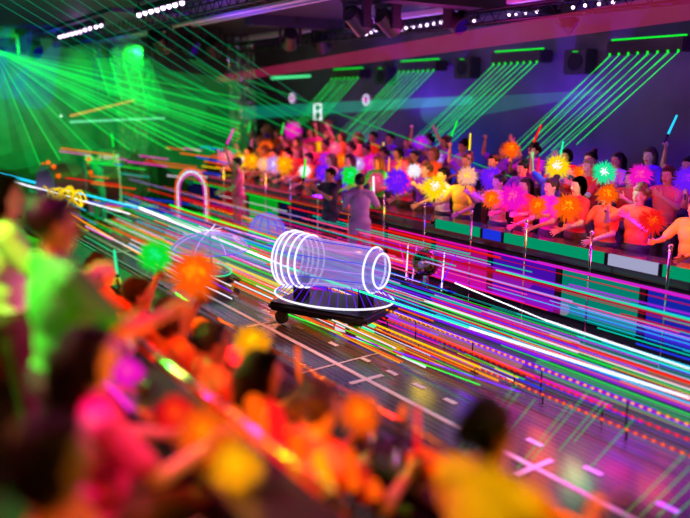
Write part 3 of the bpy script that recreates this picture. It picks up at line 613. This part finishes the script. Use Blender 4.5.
# umbrella float
P = onz(212, 284, 0); P.z = .012
o = empty('umbrella_float', P, 'float with a violet umbrella canopy over a lit boat shaped base', 'parade float', rz=-.1)
float_base(o, 1.3, .7, .22, 'white'); o.scale = (.88, .85, .62)
q = B(); n = 32; rings = []
for r, z in [(.02, 1.32), (.2, 1.30), (.42, 1.22), (.6, 1.08), (.68, .96)]: rings.append([q.verts.new((math.cos(2 * math.pi * k / n) * r, math.sin(2 * math.pi * k / n) * r * 1.25, z - (.03 * abs(math.sin(4 * 2 * math.pi * k / n)) if z < 1 else 0))) for k in range(n)])
for a_, b_ in zip(rings, rings[1:]):
    for k in range(n): q.faces.new((a_[k], a_[(k + 1) % n], b_[(k + 1) % n], b_[k]))
obj('canopy', q, film, o, smooth=True)
for k in range(8):
    a_ = 2 * math.pi * k / 8; q = B(); tube(q, [(math.cos(a_) * r, math.sin(a_) * r * 1.25, z + .01) for r, z in [(.02, 1.32), (.2, 1.30), (.42, 1.22), (.6, 1.08), (.68, .96)]], .008, 6); obj('canopy_rib', q, M['glow'], o, color='lilac')
q = B(); ring(q, (0, 0, .95), (.68, 0, 0), (0, .85, 0), .009, n=40); obj('canopy_rim', q, M['glow'], o, color='violet')
q = B(); cyl(q, (0, 0, .25), (0, 0, 1.32), .02); obj('umbrella_pole', q, M['chrome'], o, smooth=True)
q = B(); sph(q, (0, 0, .34), 1, 3, (.3, .62, .12)); obj('boat_hull', q, M['shiny'], o, color='teal', smooth=True)
q = B(); ring(q, (0, 0, .38), (.31, 0, 0), (0, .64, 0), .014, n=40); obj('hull_light', q, M['glow'], o, color='mint')
q = B()
for k in range(8): a_ = k * math.pi / 4; tube(q, [(0, 0, 1.38), (.22 * math.cos(a_), .22 * math.sin(a_), 1.42 + .1 * math.sin(k * 2.3))], .008, 6)
obj('finial_spikes', q, M['glow'], o, color='white')
# smaller dome float behind
P = onz(268, 252, 0); P.z = .012
o = empty('dome_float', P, 'small blue dome float between umbrella and barrel floats', 'parade float'); float_base(o, .9, .6, .22, 'blue')
q = B(); sph(q, (0, 0, .32), 1, 3, (.34, .42, .42)); bmesh.ops.bisect_plane(q, geom=q.verts[:] + q.edges[:] + q.faces[:], plane_co=(0, 0, .29), plane_no=(0, 0, 1), clear_inner=True); obj('dome', q, film, o, smooth=True)
for k in range(6):
    a_ = k * math.pi / 6; q = B(); ring(q, (0, 0, .32), (.345 * math.cos(a_), .425 * math.sin(a_), 0), (0, 0, .425), .007, a1=math.pi, n=16); obj('dome_rib', q, M['glow'], o, color='blue')
# mirror ball cart
P = onz(425, 305, 0); P.z = .012
o = empty('mirror_ball_cart', P, 'dark mirror ball on a low cart with crossed violet light rods', 'parade float'); float_base(o, .7, .5, .22, 'violet')
q = B(); sph(q, (0, 0, .62), .2, 3); obj('mirror_ball', q, M['mirror'], o)
q = B(); cyl(q, (0, 0, .27), (0, 0, .45), .05, .03); obj('pedestal', q, M['chrome'], o)
for k, (dy, c) in enumerate(((.3, 'lilac'), (.38, 'magenta'), (-.28, 'violet'), (-.34, 'white'), (.44, 'white'))):
    q = B(); capsule(q, Vector((0, dy, .28)), Vector((.05, dy * 1.4 + (.15 if k % 2 else -.15), .80)), .011, .008); obj('light_rod', q, M['glow'], o, color=c)
# glowing lanterns lying on the floor
for (px, py, c, w, ry) in ((346, 328, 'white', 'frosted white', .2), (371, 327, 'mint', 'aqua', -.1)):
    P = onz(px, py + 6, 0); P.z = .075; o = empty('tube_lantern', P, '%s glowing tube lantern lying on the show floor' % w, 'lantern', rz=math.radians(10) + ry)
    q = B(); cyl(q, (0, -.13, 0), (0, .13, 0), .055, n=24); obj('glowing_tube', q, M['glow'] if w == 'aqua' else emis('lantern_white', .8), o, color=c, smooth=True)
    for s in (-1, 1):
        q = B(); cyl(q, (0, s * .13, 0), (0, s * .15, 0), .062, n=24); obj('end_ring', q, M['chrome'], o)
# far left: drum, gold coil and arch made up to shape smears of light
P = onz(55, 196, .02)
P = Vector((3.4, 15.5, .012))
def drum(P, rz, label):
    o = empty('stage_drum', P, label, 'drum', rz=rz)
    q = B(); cyl(q, (-.35, 0, .95), (.35, 0, .95), .5, .5, 28); obj('drum_shell', q, M['seat'], o, smooth=False)
    for s in (-1, 1):
        q = B(); cyl(q, (s * .352, 0, .95), (s * .37, 0, .95), .47, .47, 28); obj('drum_skin', q, M['card'], o, color='lilac')
    for s in (-1, 1):
        q = B(); cyl(q, (0, s * .5, 0), (0, s * .3, .6), .035); cyl(q, (-.3, s * .5, .03), (.3, s * .5, .03), .03); obj('drum_stand', q, M['blackmetal'], o)
    for k in range(5):
        a_ = math.radians(30 + k * 30); q = B(); sph(q, (-.25, .53 * math.cos(a_), .95 + .53 * math.sin(a_)), .05); obj('red_lamp', q, M['glow'], o, color='orange')
    return o
drum(Vector((4.1, 17.5, .012)), .2, 'big drum with orange lamps at the far left of the aisle'); drum(Vector((5.1, 17.8, .012)), -.2, 'big drum with orange lamps right of the gold coil')
o = empty('light_smear_coil', (3.62, 15.2, .012), 'gold coil-shaped smear of light on a stand at the far end', 'sculpture')
q = B(); pts = []
for k in range(160): t = k / 160; a_ = t * 40; pts.append(Vector((.25 * math.cos(a_ * .7), -.6 + 1.2 * t + .16 * math.sin(a_), .95 + .18 * math.sin(a_ * 1.3))))
tube(q, pts, .016, 6); obj('gold_coil', q, M['glow'], o, color='yellow')
q = B(); cyl(q, (0, 0, 0), (0, 0, .8), .04); cyl(q, (0, 0, 0), (0, 0, .05), .3); bx(q, (0, 0, .8), (.3, 1.2, .04)); obj('stand', q, M['blackmetal'], o)
P = Vector((6.7, 16.2, .012)); o = empty('light_arch', P, 'orange and white lit arch at the far end of the aisle', 'arch', rz=-.5); o.scale = (.6, .6, .85)
for r, c in ((.62, 'orange'), (.54, 'white'), (.47, 'magenta')):
    q = B(); ring(q, (0, 0, .9), (r, 0, 0), (0, 0, r), .022, a1=math.pi, n=20); tube(q, [(-r, 0, .9), (-r, 0, .05)], .022); tube(q, [(r, 0, .9), (r, 0, .05)], .022); obj('arch_tube', q, M['glow'], o, color=c)
for s in (-1, 1):
    q = B(); bx(q, (s * .55, 0, .03), (.3, .4, .05)); obj('foot_plate', q, M['blackmetal'], o)
# performers on the show floor
def performer(px, py, X, pose, top, label, pc):
    y = solve_y(px, X, 1.6); o = person(X, y, .012, random.uniform(-2.5, 2.5), pose, top, 'short', 'black', label, 'performers on the show floor', top)
    g, ax = grip_of(o, pose); prop('light_stick', g, ax, pc, 1.4, '%s light stick held by the performer in %s' % (pc, top), 'light sticks of the performers')
performer(360, 0, 6.75, 'arm_low', 'lilac', 'performer in a lilac costume between barrel float and far counter', 'white')
performer(237, 0, 6.6, 'arm_up', 'pink', 'performer in a pink costume lifting a magenta light stick', 'magenta')
performer(96, 0, 4.9, 'arm_high', 'teal', 'performer in a teal costume at the far left', 'green')
performer(330, 0, 6.9, 'hands_fwd', 'navy', 'performer in a navy costume in front of the far counter', 'green')

# ------------------------------------------------------------------ back of the hall
def truss(P, w, h, label, m, nm='truss_tower'):
    o = empty(nm, P, label, 'tower')
    for sx in (-1, 1):
        for sy in (-1, 1):
            q = B(); cyl(q, (sx * w / 2, sy * w / 2, 0), (sx * w / 2, sy * w / 2, h), .03, n=8); obj('upright', q, m, o)
    q = B(); k = 0; z = 0
    while z + w < h:
        for (ax, ay, bx_, by) in ((-1, -1, 1, -1), (1, -1, 1, 1), (1, 1, -1, 1), (-1, 1, -1, -1)):
            cyl(q, (ax * w / 2, ay * w / 2, z), (bx_ * w / 2, by * w / 2, z + w), .012, n=6)
        z += w
    obj('bracing', q, m, o)
gm = mat('truss_metal', (.12, .12, .13, 1), .5, .5)
truss((6.2, 20.5, .002), .45, 4.2, 'tall metal truss tower at the back, left of the bead curtain', gm)
truss((7.2, 20.5, .002), .45, 4.25, 'tall metal truss tower at the back, right of the bead curtain', gm)
def strand_curtain(x0, x1, y, z0, z1, n, c, label, m):
    o = empty('strand_curtain', ((x0 + x1) / 2, y, z1), label, 'curtain'); q = B(); w = x1 - x0
    for k in range(n):
        x = -w / 2 + w * (k + R() * .6) / n; zz = 0
        while zz < z1 - z0 - .05:
            L = .05 + R() * .18; cyl(q, (x, R() * .03, -zz), (x + R() * .012, R() * .03, -zz - L * .8), .008 + R() * .008, n=4); zz += L
    s = obj('strands', q, m, o, color=c); s['kind'] = 'stuff'
    q = B(); cyl(q, (-w / 2 - .05, 0, .02), (w / 2 + .05, 0, .02), .025); obj('curtain_rail', q, M['blackmetal'], o)
strand_curtain(6.3, 7.1, 20.1, .3, 4.47, 22, 'teal', 'glittering strand curtain hanging between the two truss towers', mat('tinsel', (.3, .34, .3, 1), .4, .6))
strand_curtain(8.7, 9.5, 18.2, 1.0, 4.47, 14, 'lilac', 'silver strand curtain hanging at the corner of the far stand', mat('silver_tinsel', (.8, .8, .85, 1), .2, .9))
o = empty('equipment_cabinet', (5.4, 19.0, .002), 'grey equipment cabinet standing left of the truss towers', 'cabinet')
q = B(); bx(q, (0, 0, .8), (.9, .7, 1.6)); obj('cabinet_body', q, M['wallb'], o)
for s in (-1, 1):
    q = B(); bx(q, (s * .22, -.36, .8), (.40, .03, 1.45)); obj('cabinet_door', q, M['trim'], o)
# laser bars on the far wall
def laser_bar(p0, p1, n, d0, d1, word, xs=10.6):
    A, Z = onx(p0[0], p0[1], xs), onx(p1[0], p1[1], xs); mid = (A + Z) / 2; L = abs(A.y - Z.y) + .1; zb = mid.z
    o = empty('laser_projector_bar', (xs, mid.y, zb), 'black laser bar with green lit top on the far wall, %s' % word, 'laser bar', 'laser bars on the far wall')
    q = B(); bx(q, (.12, 0, .12), (.34, L, .22)); bmesh.ops.bevel(q, geom=q.edges[:], offset=.02, segments=2, affect='EDGES'); obj('housing', q, M['plastic'], o)
    q = B(); bx(q, (.05, 0, .25), (.05, L * .95, .025)); obj('status_strip', q, M['glow'], o, color='green')
    q = B()
    for s in (-1, 1): bx(q, (.32, s * L * .35, .15), (.13, .06, .1))
    obj('wall_bracket', q, M['blackmetal'], o)
    for k in range(n):
        y = L / 2 - .08 - (L - .16) * k / (n - 1); q = B(); cyl(q, (-.05, y, 0), (-.05, y, .04), .018, n=10); obj('laser_lens', q, M['glow'], o, color='green')
    for k in range(n):
        y = mid.y + L / 2 - .08 - (L - .16) * k / (n - 1); s = Vector((xs - .05, y, zb)); dd = Vector((0, d0, d1)) * random.uniform(.8, 1.08)
        q = B(); f = dd + Vector((-.12 * R(), 0, 0)); cyl(q, (0, 0, 0), f, .0065, .005, 6)
        tag(obj('laser_line', q, M['beam'], loc=s, color=(.02, random.uniform(.8, 1.3), .14, 1)), 'thin green laser beam slanting down from the laser bar %s' % word, 'laser beam', 'laser beams of the bar ' + word)
        if k < n - 1 and k % 2 == 0:
            q = B(); cyl(q, (0, 0, 0), dd * .93 + Vector((-.3, .1, -.1)), .005, .004, 6)
            tag(obj('laser_line', q, M['beam'], loc=s + Vector((-.02, -.05, 0)), color=(.03, .6, .10, 1)), 'thin green laser beam slanting down from the laser bar %s' % word, 'laser beam', 'laser beams of the bar ' + word)
laser_bar((610, 56), (682, 52), 8, 2.05, -1.72, 'nearest the camera')
laser_bar((494, 66), (540, 62), 8, 2.6, -1.85, 'second from the camera')
laser_bar((400, 73), (436, 71), 8, 2.7, -1.75, 'third from the camera')
laser_bar((333, 80), (360, 78), 7, 1.8, -1.2, 'farthest from the camera')
# extra black boxes on the wall
for i, (px, py, w) in enumerate(((467, 68, 'between the second and third laser bars'), (580, 62, 'between the nearest two laser bars'), (385, 76, 'between the farthest two laser bars'))):
    P = onx(px, py, 10.85); o = empty('loudspeaker', P, 'black loudspeaker on the far wall %s' % w, 'speaker', 'loudspeakers on the far wall')
    q = B(); bx(q, (0, 0, 0), (.28, .5, .42)); bmesh.ops.bevel(q, geom=q.edges[:], offset=.02, segments=2, affect='EDGES'); obj('speaker_box', q, M['plastic'], o)
    q = B(); cyl(q, (-.14, 0, 0), (-.15, 0, 0), .15, n=24); obj('speaker_cone', q, M['blackmetal'], o)
    q = B(); bx(q, (-.145, 0, .17), (.01, .1, .015)); obj('indicator', q, M['glow'], o, color='green')
for (px, py, w) in ((292, 98, 'left of the two'), (366, 100, 'right of the two')):
    P = onx(px, py, 10.93); o = empty('round_sign', P, 'small round lilac lit sign on the far wall, %s' % w, 'sign', 'round lit signs on the far wall')
    q = B(); cyl(q, (.05, 0, 0), (0, 0, 0), .15, n=28); obj('sign_disc', q, emis('sign_lilac', .35), o, color='lilac')
    q = B(); ring(q, (-.01, 0, 0), (0, .12, 0), (0, 0, .12), .012, n=24); obj('sign_ring', q, M['glow'], o, color='white')
    q = B()
    for s in (-1, 1): ring(q, (-.02, s * .045, 0), (0, .03, 0), (0, 0, .035), .008, n=12)
    obj('sign_marks', q, M['glow'], o, color='magenta')
# lantern booth at the back of far stand
P = onx(321, 120, 10.4); o = empty('lit_booth', (P.x, P.y, .52), 'narrow orange booth with a white framed lit window on top', 'booth')
h = P.z - .52
q = B(); bx(q, (0, 0, h / 2), (.4, .5, h)); obj('booth_body', q, mat('booth_brown', (.3, .07, .03, 1), .5), o)
q = B()
for s in (-1, 1): bx(q, (-.1, s * .16, h + .2), (.03, .03, .4))
for z in (.02, .4, .22): bx(q, (-.1, 0, h + z), (.03, .34, .03))
obj('window_frame', q, M['glow'], o, color='white')
# moving heads on the ceiling
def moving_head(P, sc, word, c='violet', rot=0):
    o = empty('moving_head_light', P, 'black moving head stage light hanging %s' % word, 'stage light', 'moving head lights on the ceiling', rz=rot)
    q = B(); bx(q, (0, 0, -.06), (.3, .3, .12)); obj('base', q, M['plastic'], o)
    q = B()
    for s in (-1, 1): bx(q, (s * .17, 0, -.27), (.045, .14, .34))
    bx(q, (0, 0, -.14), (.38, .16, .05)); obj('yoke', q, M['plastic'], o)
    q = B(); f, L = frame((0, .12, -.26), (0, -.14, -.42)); bmesh.ops.create_cone(q, cap_ends=True, segments=24, radius1=.12, radius2=.15, depth=L, matrix=f); obj('lamp_head', q, M['plastic'], o, smooth=False)
    d = (Vector((0, -.14, -.42)) - Vector((0, .12, -.26))).normalized(); q = B(); cyl(q, Vector((0, -.14, -.42)), Vector((0, -.14, -.42)) + d * .012, .12, n=24); obj('lens', q, emis('lens_dim', .12), o, color=c)
    q = B()
    for s in (-1, 1): cyl(q, (s * .1, 0, 0), (s * .1, 0, .06), .02)
    obj('clamp', q, M['blackmetal'], o); o.scale = (sc,) * 3
for (px, py, z, sc, w) in ((357, 3, 4.35, 1.2, 'at top centre, left of a close pair'), (388, 5, 4.35, 1.2, 'at top centre, right of a close pair'), (160, 33, 4.25, 1.3, 'leftmost over the truss towers'), (186, 36, 4.25, 1.3, 'second from left over the truss towers'),
                           (212, 38, 4.25, 1.3, 'above the bead curtains'), (290, 28, 4.3, 1.2, 'under the green lit panel'), (322, 32, 4.3, 1.2, 'left of the lamp battens'), (580, 30, 4.05, 1, 'over the nearest laser bars'), (455, 8, 4.35, 1.1, 'right of the close pair'), (30, 52, 4.3, 1.3, 'at the far left in blue light'), (8, 58, 4.3, 1.3, 'at the left edge of the picture')):
    P = onz(px, py, z)
    if P.y > 20 or px < 100: P = ony(px, py - 14, 19.5)
    P.x = min(P.x, 10.5); P.z = 4.5; moving_head(P, sc, w, rot=R() * 3, c='blue' if px < 100 else 'violet')
def ray_star(b, c, r, n=6, dr=None):
    for k in range(n):
        a_ = math.pi * 2 * k / n + .3; cyl(b, c, c + (Vector((0, 1, 0)) * math.cos(a_) + Vector((0, 0, 1)) * math.sin(a_)) * r, .006, .001, 4)
def batten(pts, word, r=.03, col='white', z=4.3):
    A = onz(*pts[0], z); Z = onz(*pts[-1], z); o = empty('lamp_batten', (A + Z) / 2, 'ceiling lamp batten with a row of lilac bulbs, %s' % word, 'lamp batten', 'lamp battens on the ceiling')
    mid = (A + Z) / 2; q = B(); f, L = frame(A - mid, Z - mid); bmesh.ops.create_cube(q, size=1, matrix=Matrix.Translation((0, 0, .07)) @ f @ Matrix.Diagonal((.1, .1, L + .2, 1))); obj('batten_body', q, M['plastic'], o)
    q = B()
    for e_ in (A - mid, Z - mid): cyl(q, e_ + Vector((0, 0, .1)), e_ + Vector((0, 0, 4.5 - z)), .015)
    obj('hanger', q, M['blackmetal'], o)
    for p in pts:
        P = onz(*p, z) - mid; q = B(); sph(q, P, r); obj('bulb', q, M['bulb'], o, smooth=True)
    point(mid + Vector((0, 0, -.25)), 'lilac', 6, .1)
batten([(60, 37), (64, 36), (68, 35), (72, 34), (76, 33), (80, 32), (85, 30), (90, 28.5), (96, 27), (101, 25.5)], 'far one at top left', .035)
batten([(139, 15), (145, 13), (151, 11.5), (157, 10), (163, 8), (169, 6.5), (175, 5), (182, 3)], 'near one at top left', .04)
batten([(361, 36), (366, 34), (371, 32), (376, 30), (381, 28)], 'smallest, above the third laser bar', .03)
batten([(401, 30), (406, 28), (413, 27), (420, 26), (427, 25), (434, 24), (441, 22.5), (448, 21), (455, 19)], 'longest, top centre', .026)
batten([(456, 23), (465, 22), (474, 21)], 'short, top right of centre', .022)
batten([(509, 15), (516, 14), (526, 13), (537, 12)], 'above the second laser bar', .022)
batten([(561, 1.5), (573, 7.5), (585, 5.5), (599, 4), (613, 2.5)], 'nearest the camera at top right', .024)
# ------------------------------------------------------------------ beams of light, and glowing rods for light trails
def beam(A, Z, r1, r2, col, m, label, group, nm='glow_rod', n=8):
    A, Z = Vector(A), Vector(Z); mid = (A + Z) / 2; q = B(); cyl(q, A - mid, Z - mid, r1, r2, n)
    return tag(obj(nm, q, M[m], loc=mid, color=col if not isinstance(col, str) else C[col]), label, 'light beam' if nm == 'glow_rod' else 'laser beam', group)
src = ony(-6, 50, 16.0)
for (px, py, w, yy) in [(690, 262, .02, None), (240, 110, .02, 0), (240, 124, .03, 0), (240, 134, .03, 0), (240, 142, .012, 0), (240, 152, .02, 0), (200, 152, .03, 0), (170, 150, .02, 0), (130, 150, .02, 0), (90, 150, .014, 0), (60, 160, .02, 0), (40, 165, .014, 0), (240, 98, .012, 0)][1:]:
    E_ = ony(px, py, 15.2 if px < 235 else 15.0); beam(src, E_, w * .5, w, (.0, .75, .06, 1), 'beam_soft', 'green laser beam fanning out from the left edge of the hall', 'green laser fan at the left', 'laser_line')
for (px, py) in [(240, 128), (240, 138), (215, 152), (185, 150)]:
    beam(src, ony(px, py, 15.0), .008, .010, (.02, .85, .08, 1), 'beam', 'thin bright green laser beam within the left fan', 'thin bright beams of the left fan', 'laser_line')
for (a, b_) in [((110, 57), (240, 108)), ((124, 57), (250, 128)), ((136, 57), (300, 135)), ((190, 60), (300, 128)), ((196, 60), (330, 140)), ((150, 60), (260, 118)), ((240, 85), (420, 165)), ((248, 80), (520, 180))]:
    beam(ony(a[0], a[1], 17), onx(b_[0], b_[1], 9), .008, .008, (.0, .45, .08, 1), 'beam', 'thin green laser beam crossing from back left to far stand', 'green beams crossing to the far stand', 'laser_line')
for i in range(11):
    x0 = -20 + i * 17; beam(ony(x0, -8, 12), ony(x0 + 118 + i * 4, 62 + i * 4, 13), .0055, .0055, (.0, .22, .10, 1), 'beam', 'faint steep green laser beam high at the top left', 'faint steep laser beams at top left', 'laser_line')
for (px, py, w) in [(250, 120, .30), (240, 150, .45), (200, 165, .5), (120, 165, .5), (50, 165, .4), (235, 95, .35), (200, 120, .4), (150, 140, .4), (90, 165, .4), (15, 165, .4), (-5, 150, .3)]:  # emissive cones put in as the green haze
    beam(src, ony(px, py, 15.3), .03, w, (.0, .8, .12, 1), 'haze_low', 'wide faint green cone put in as haze glow of the left fan', 'wide faint haze cones of the left fan', 'laser_line', n=24)
for (px, py) in ((8, 30), (30, 34), (58, 44)):  # emissive cones put in as the blue haze
    beam(ony(px, py, 19), ony(px - 25, py + 45, 14), .06, .35, 'blue', 'haze_low', 'soft blue cone put in as haze glow at the top left corner', 'soft blue haze cones at the top left', n=20)
# four flat laser sheets hanging below the back beam
for i, px in enumerate((97, 110, 123, 136)):
    A = ony(px, 58, 17.2); a2 = ony(px + 13, 58, 17.2); b1 = ony(px + 24 + i * 2, 96 + i * 5, 17.2); b0 = ony(px + 12, 96 + i * 5, 17.2)
    q = B(); vs = []
    for dy in (0, .012): vs.append([q.verts.new(v - A + Vector((0, dy, 0))) for v in (A, a2, b1 + Vector((.1, 0, 0)), b0)])
    q.faces.new(vs[0]); q.faces.new(vs[1][::-1])
    for k in range(4): q.faces.new((vs[0][k], vs[0][(k + 1) % 4], vs[1][(k + 1) % 4], vs[1][k]))
    tag(obj('laser_sheet', q, M['beam_haze'], loc=A, color=(.0, 1, .1, 1)), 'green laser sheet hanging at back left, %s' % ('leftmost of four', 'second from the left of four', 'third from the left of four', 'rightmost of four')[i], 'laser beam', 'four green laser sheets')
    beam(A, b0, .02, .01, (.0, .8, .06, 1), 'beam_soft', 'bright edge of the green laser sheets at back left', 'edges of the green laser sheets', 'laser_line')
# wide soft stage beams
beam(onx(214, 80, 10.3), onx(700, 4, 7.6), .10, .15, (.30, .01, .06, 1), 'beam_soft', 'wide red stage light beam crossing under the ceiling', None, n=20)
beam(onx(245, 113, 9.8), onx(470, 100, 9.8), .18, .08, (.0, .7, .45, 1), 'beam_haze', 'wide teal stage light beam over the far audience', None, n=20)
beam(onx(600, 92, 10.0), onx(430, 112, 10.0), .03, .25, (.0, .6, .4, 1), 'haze_low', 'faint teal beam above the second laser bar row', None, n=20)
beam(ony(70, 116, 17), ony(135, 100, 17), .03, .02, (.9, .25, .05, 1), 'beam_soft', 'short orange beam in the green haze at left', None)
beam(ony(70, 122, 17), ony(165, 118, 17), .03, .02, (.2, .9, .5, 1), 'beam_soft', 'short pale green beam in the haze at left', None)
beam(ony(62, 116, 16.8), ony(60, 116, 16.8), .03, .03, (.6, 1, .7, 1), 'beam', 'tiny pale green spotlight at the root of the orange beam', None)
for (px, py) in ((330, 72),):
    beam(onx(272, 78, 10.5), onx(310, 76, 10.5), .04, .03, (.1, 1, .35, 1), 'beam', 'short thick green light tube on the far wall at left', None)
# parallel laser lines slanting down to the show floor
for i in range(18):
    E_ = onz(445 + i * 19 - (i % 3) * 4, 470 - (i % 4) * 9, 0.0) if i < 9 else onz(470 + i * 17, 518, 0)
    E_.z = .01; beam(E_, E_ + Vector((.1, -.42, .72)) * random.uniform(.6, 1.1), .003, .003, (.02, .6, .08, 1), 'beam', 'thin green laser line slanting down to the show floor at lower right', 'laser lines at the lower right', 'laser_line')
# light trails of moving floats, shaped as long glowing rods along the aisle
def light_trail(X, z, y0, y1, r, c, hot=0, dz=0):
    zone = 'low on the near side of the aisle' if X < 5.5 else ('along the middle of the aisle' if X < 6.4 else 'on the far side of the aisle')
    A = Vector((X, y0, z)); Z = Vector((X + random.uniform(-.05, .05), y1, z + dz))
    beam(A, Z, r, r * .9, c, 'trail_hot' if hot else 'beam', '%s light trail running %s' % (c, zone), '%s light trails %s' % (c, zone), n=6)
pal = {0: ['green', 'green', 'amber', 'orange', 'orange', 'yellow', 'violet', 'white', 'red', 'brown', 'brown', 'olive', 'olive', 'crimson'], 1: ['green', 'teal', 'cyan', 'white', 'magenta', 'violet', 'blue', 'orange', 'red', 'navy', 'purple'],
       2: ['red', 'red', 'magenta', 'violet', 'pink', 'orange', 'crimson', 'purple', 'teal', 'lilac', 'crimson']}
for k in range(245):
    X = random.uniform(4.75, 7.1); zo = 0 if X < 5.5 else (1 if X < 6.4 else 2)
    z = random.uniform(.03, .2) if zo == 0 else (random.uniform(.05, .6) if zo == 1 else random.uniform(.1, 1.0))
    yc = 2.5 + 14 * R() ** 1.3; L = random.uniform(1.2, 4.5) * (1 + yc / 12); y0 = max(1.5, yc - L / 2); y1 = min(20, yc + L / 2)
    if X < 5.55: y0 = max(y0, 4.6 + (5.55 - X) * 2.2); y1 = max(y1, y0 + .9)
    c = random.choice(pal[zo])
    if yc > 11 and R() < .5: c = random.choice(['green', 'teal', 'orange', 'yellow', 'white'])
    if yc < 5.5 and zo == 2 and R() < .6: c = random.choice(['teal', 'cyan', 'blue', 'mint'])
    light_trail(X, z, y0, y1, random.choice([.0035, .005, .007, .009]) * (1 + yc / 18), c)
for k in range(46):
    X = random.uniform(3.0, 5.2); y0 = random.uniform(8.5, 16); lz = random.uniform(.1, .9)
    if X < 4.6 and y0 < 11: X += 1.2
    light_trail(X, lz, y0, min(19, y0 + random.uniform(1.5, 5)), random.uniform(.006, .013), random.choice(['green', 'teal', 'mint', 'cyan', 'orange', 'white', 'violet', 'green', 'yellow', 'magenta']))
for k in range(44):
    x, y = random.uniform(55, 225), random.uniform(143, 205); w = random.uniform(14, 70); Y = random.uniform(15.2, 19)
    c = random.choice(['orange', 'orange', 'green', 'green', 'yellow', 'red', 'teal', 'white', 'blue', 'magenta'])
    beam(ony(x, y, Y), ony(min(238, x + w), y + w * .13, Y - .3), .014, .012, c, 'beam', '%s short light trail across the far end of the hall' % c, '%s short light trails at the far end' % c, n=6)
bw = iter(('below the barrel float', 'beside the umbrella float', 'behind the barrel float', 'under the blue light displays', 'beside the violet light display', 'before the red light displays', 'before the magenta light display', 'left of the dotted light trails', 'behind the umbrella float', 'right of the dotted light trails', 'before the navy light displays', 'in the dotted light trails'))
for (X, z, y0, y1, r, c) in [(5.0, .12, 6.2, 9, .05, 'green'), (5.2, .15, 9, 14, .07, 'teal'), (5.8, .3, 7.5, 12, .06, 'orange'), (6.2, .4, 2.6, 6.0, .09, 'teal'), (6.6, .6, 2.8, 5.4, .07, 'violet'), (6.8, .7, 6, 9.5, .08, 'red'), (6.9, .45, 5.5, 9, .07, 'magenta'), (5.6, .2, 5.0, 8.5, .05, 'amber'),
                            (6.3, .2, 7.5, 13, .07, 'violet'), (5.9, .12, 2.6, 5, .08, 'green'), (6.9, .2, 9.5, 14, .08, 'green'), (5.3, .1, 5, 7.5, .05, 'crimson')]:
    beam((X, y0, z), (X, y1, z), r, r, c, 'band_glow', 'wide faint %s band of added glow along the aisle, %s' % (c, next(bw)), None, n=12)  # soft emissive bands put in to thicken the glow between trails
# the boldest light trails, as glowing rods, read off the photograph
def bold(p0, X0, p1, X1, r, c, label, hot=1, grp=None):
    beam(onx(p0[0], p0[1], X0), onx(p1[0], p1[1], X1), r * 1.3, r * .8, c, 'trail_hot' if hot else 'beam', label, grp, n=8)
bold((0, 174), 3.2, (140, 208), 4.7, .016, 'cyan', 'pale blue light trail entering from the left edge'); bold((140, 208), 4.7, (290, 268), 5.2, .018, 'white', 'bright white light trail passing behind the umbrella float')
bold((0, 178), 3.1, (130, 214), 4.5, .012, 'white', 'white light trail just under the pale blue one at left'); bold((290, 268), 5.2, (470, 328), 5.2, .013, 'mint', 'mint light trail passing in front of the barrel float')
bold((470, 328), 5.2, (690, 398), 5.2, .009, 'white', 'white light trail at right just above the dotted orange ones'); bold((545, 320), 5.7, (690, 369), 5.7, .006, 'white', 'thin white light trail at the right edge, alone over teal')
bold((455, 283), 5.8, (545, 320), 5.8, .006, 'white', 'thin white light trail below the mirror ball cart'); bold((170, 205), 5.4, (345, 262), 6.2, .010, 'green', 'green light trail arriving at the barrel float')
bold((225, 228), 5.6, (420, 282), 6.2, .009, 'lilac', 'lilac light trail above the barrel float'); bold((70, 214), 3.9, (230, 306), 4.5, .008, 'amber', 'amber light trail near the white floor line')
bold((230, 306), 4.5, (330, 352), 4.6, .007, 'amber', 'amber light trail beside the floor crosses'); bold((200, 282), 4.7, (480, 385), 5.0, .006, 'green', 'green light trail low beside the dashes')
bold((330, 330), 4.9, (520, 392), 5.1, .006, 'violet', 'violet light trail low in front of the lanterns')
# dotted orange light trails, shaped as strings of lamps along the lane
for (X, z, c, y0, y1, w) in ((5.55, .26, 'amber', 2.7, 8.6, 'upper'), (5.35, .10, 'orange', 2.6, 8.2, 'lowest'), (5.45, .18, 'red', 2.8, 9.2, 'middle')):
    o = empty('dotted_trail', (X, (y0 + y1) / 2, z), '%s dotted light trail built as small lamps along the lane, %s' % (c, 'topmost' if w == 'upper' else w), 'lamp string', 'dotted light trails along the lane')
    q = B(); L = y1 - y0; cyl(q, (0, -L / 2, 0), (0, L / 2, 0), .006, n=6); obj('cable', q, M['glow'], o, color='crimson')
    q = B(); k = 0
    while k * .085 < L: sph(q, (0, -L / 2 + k * .085, 0), .015, 1, (1, 1.5, 1)); k += 1
    d = obj('lamps', q, M['glow'], o, color=c); d['kind'] = 'stuff'
    for k in range(7):
        q = B(); cyl(q, (0, -L / 2 + L * k / 6, -z + .006), (0, -L / 2 + L * k / 6, 0), .008, n=8); obj('support_pin', q, M['blackmetal'], o)
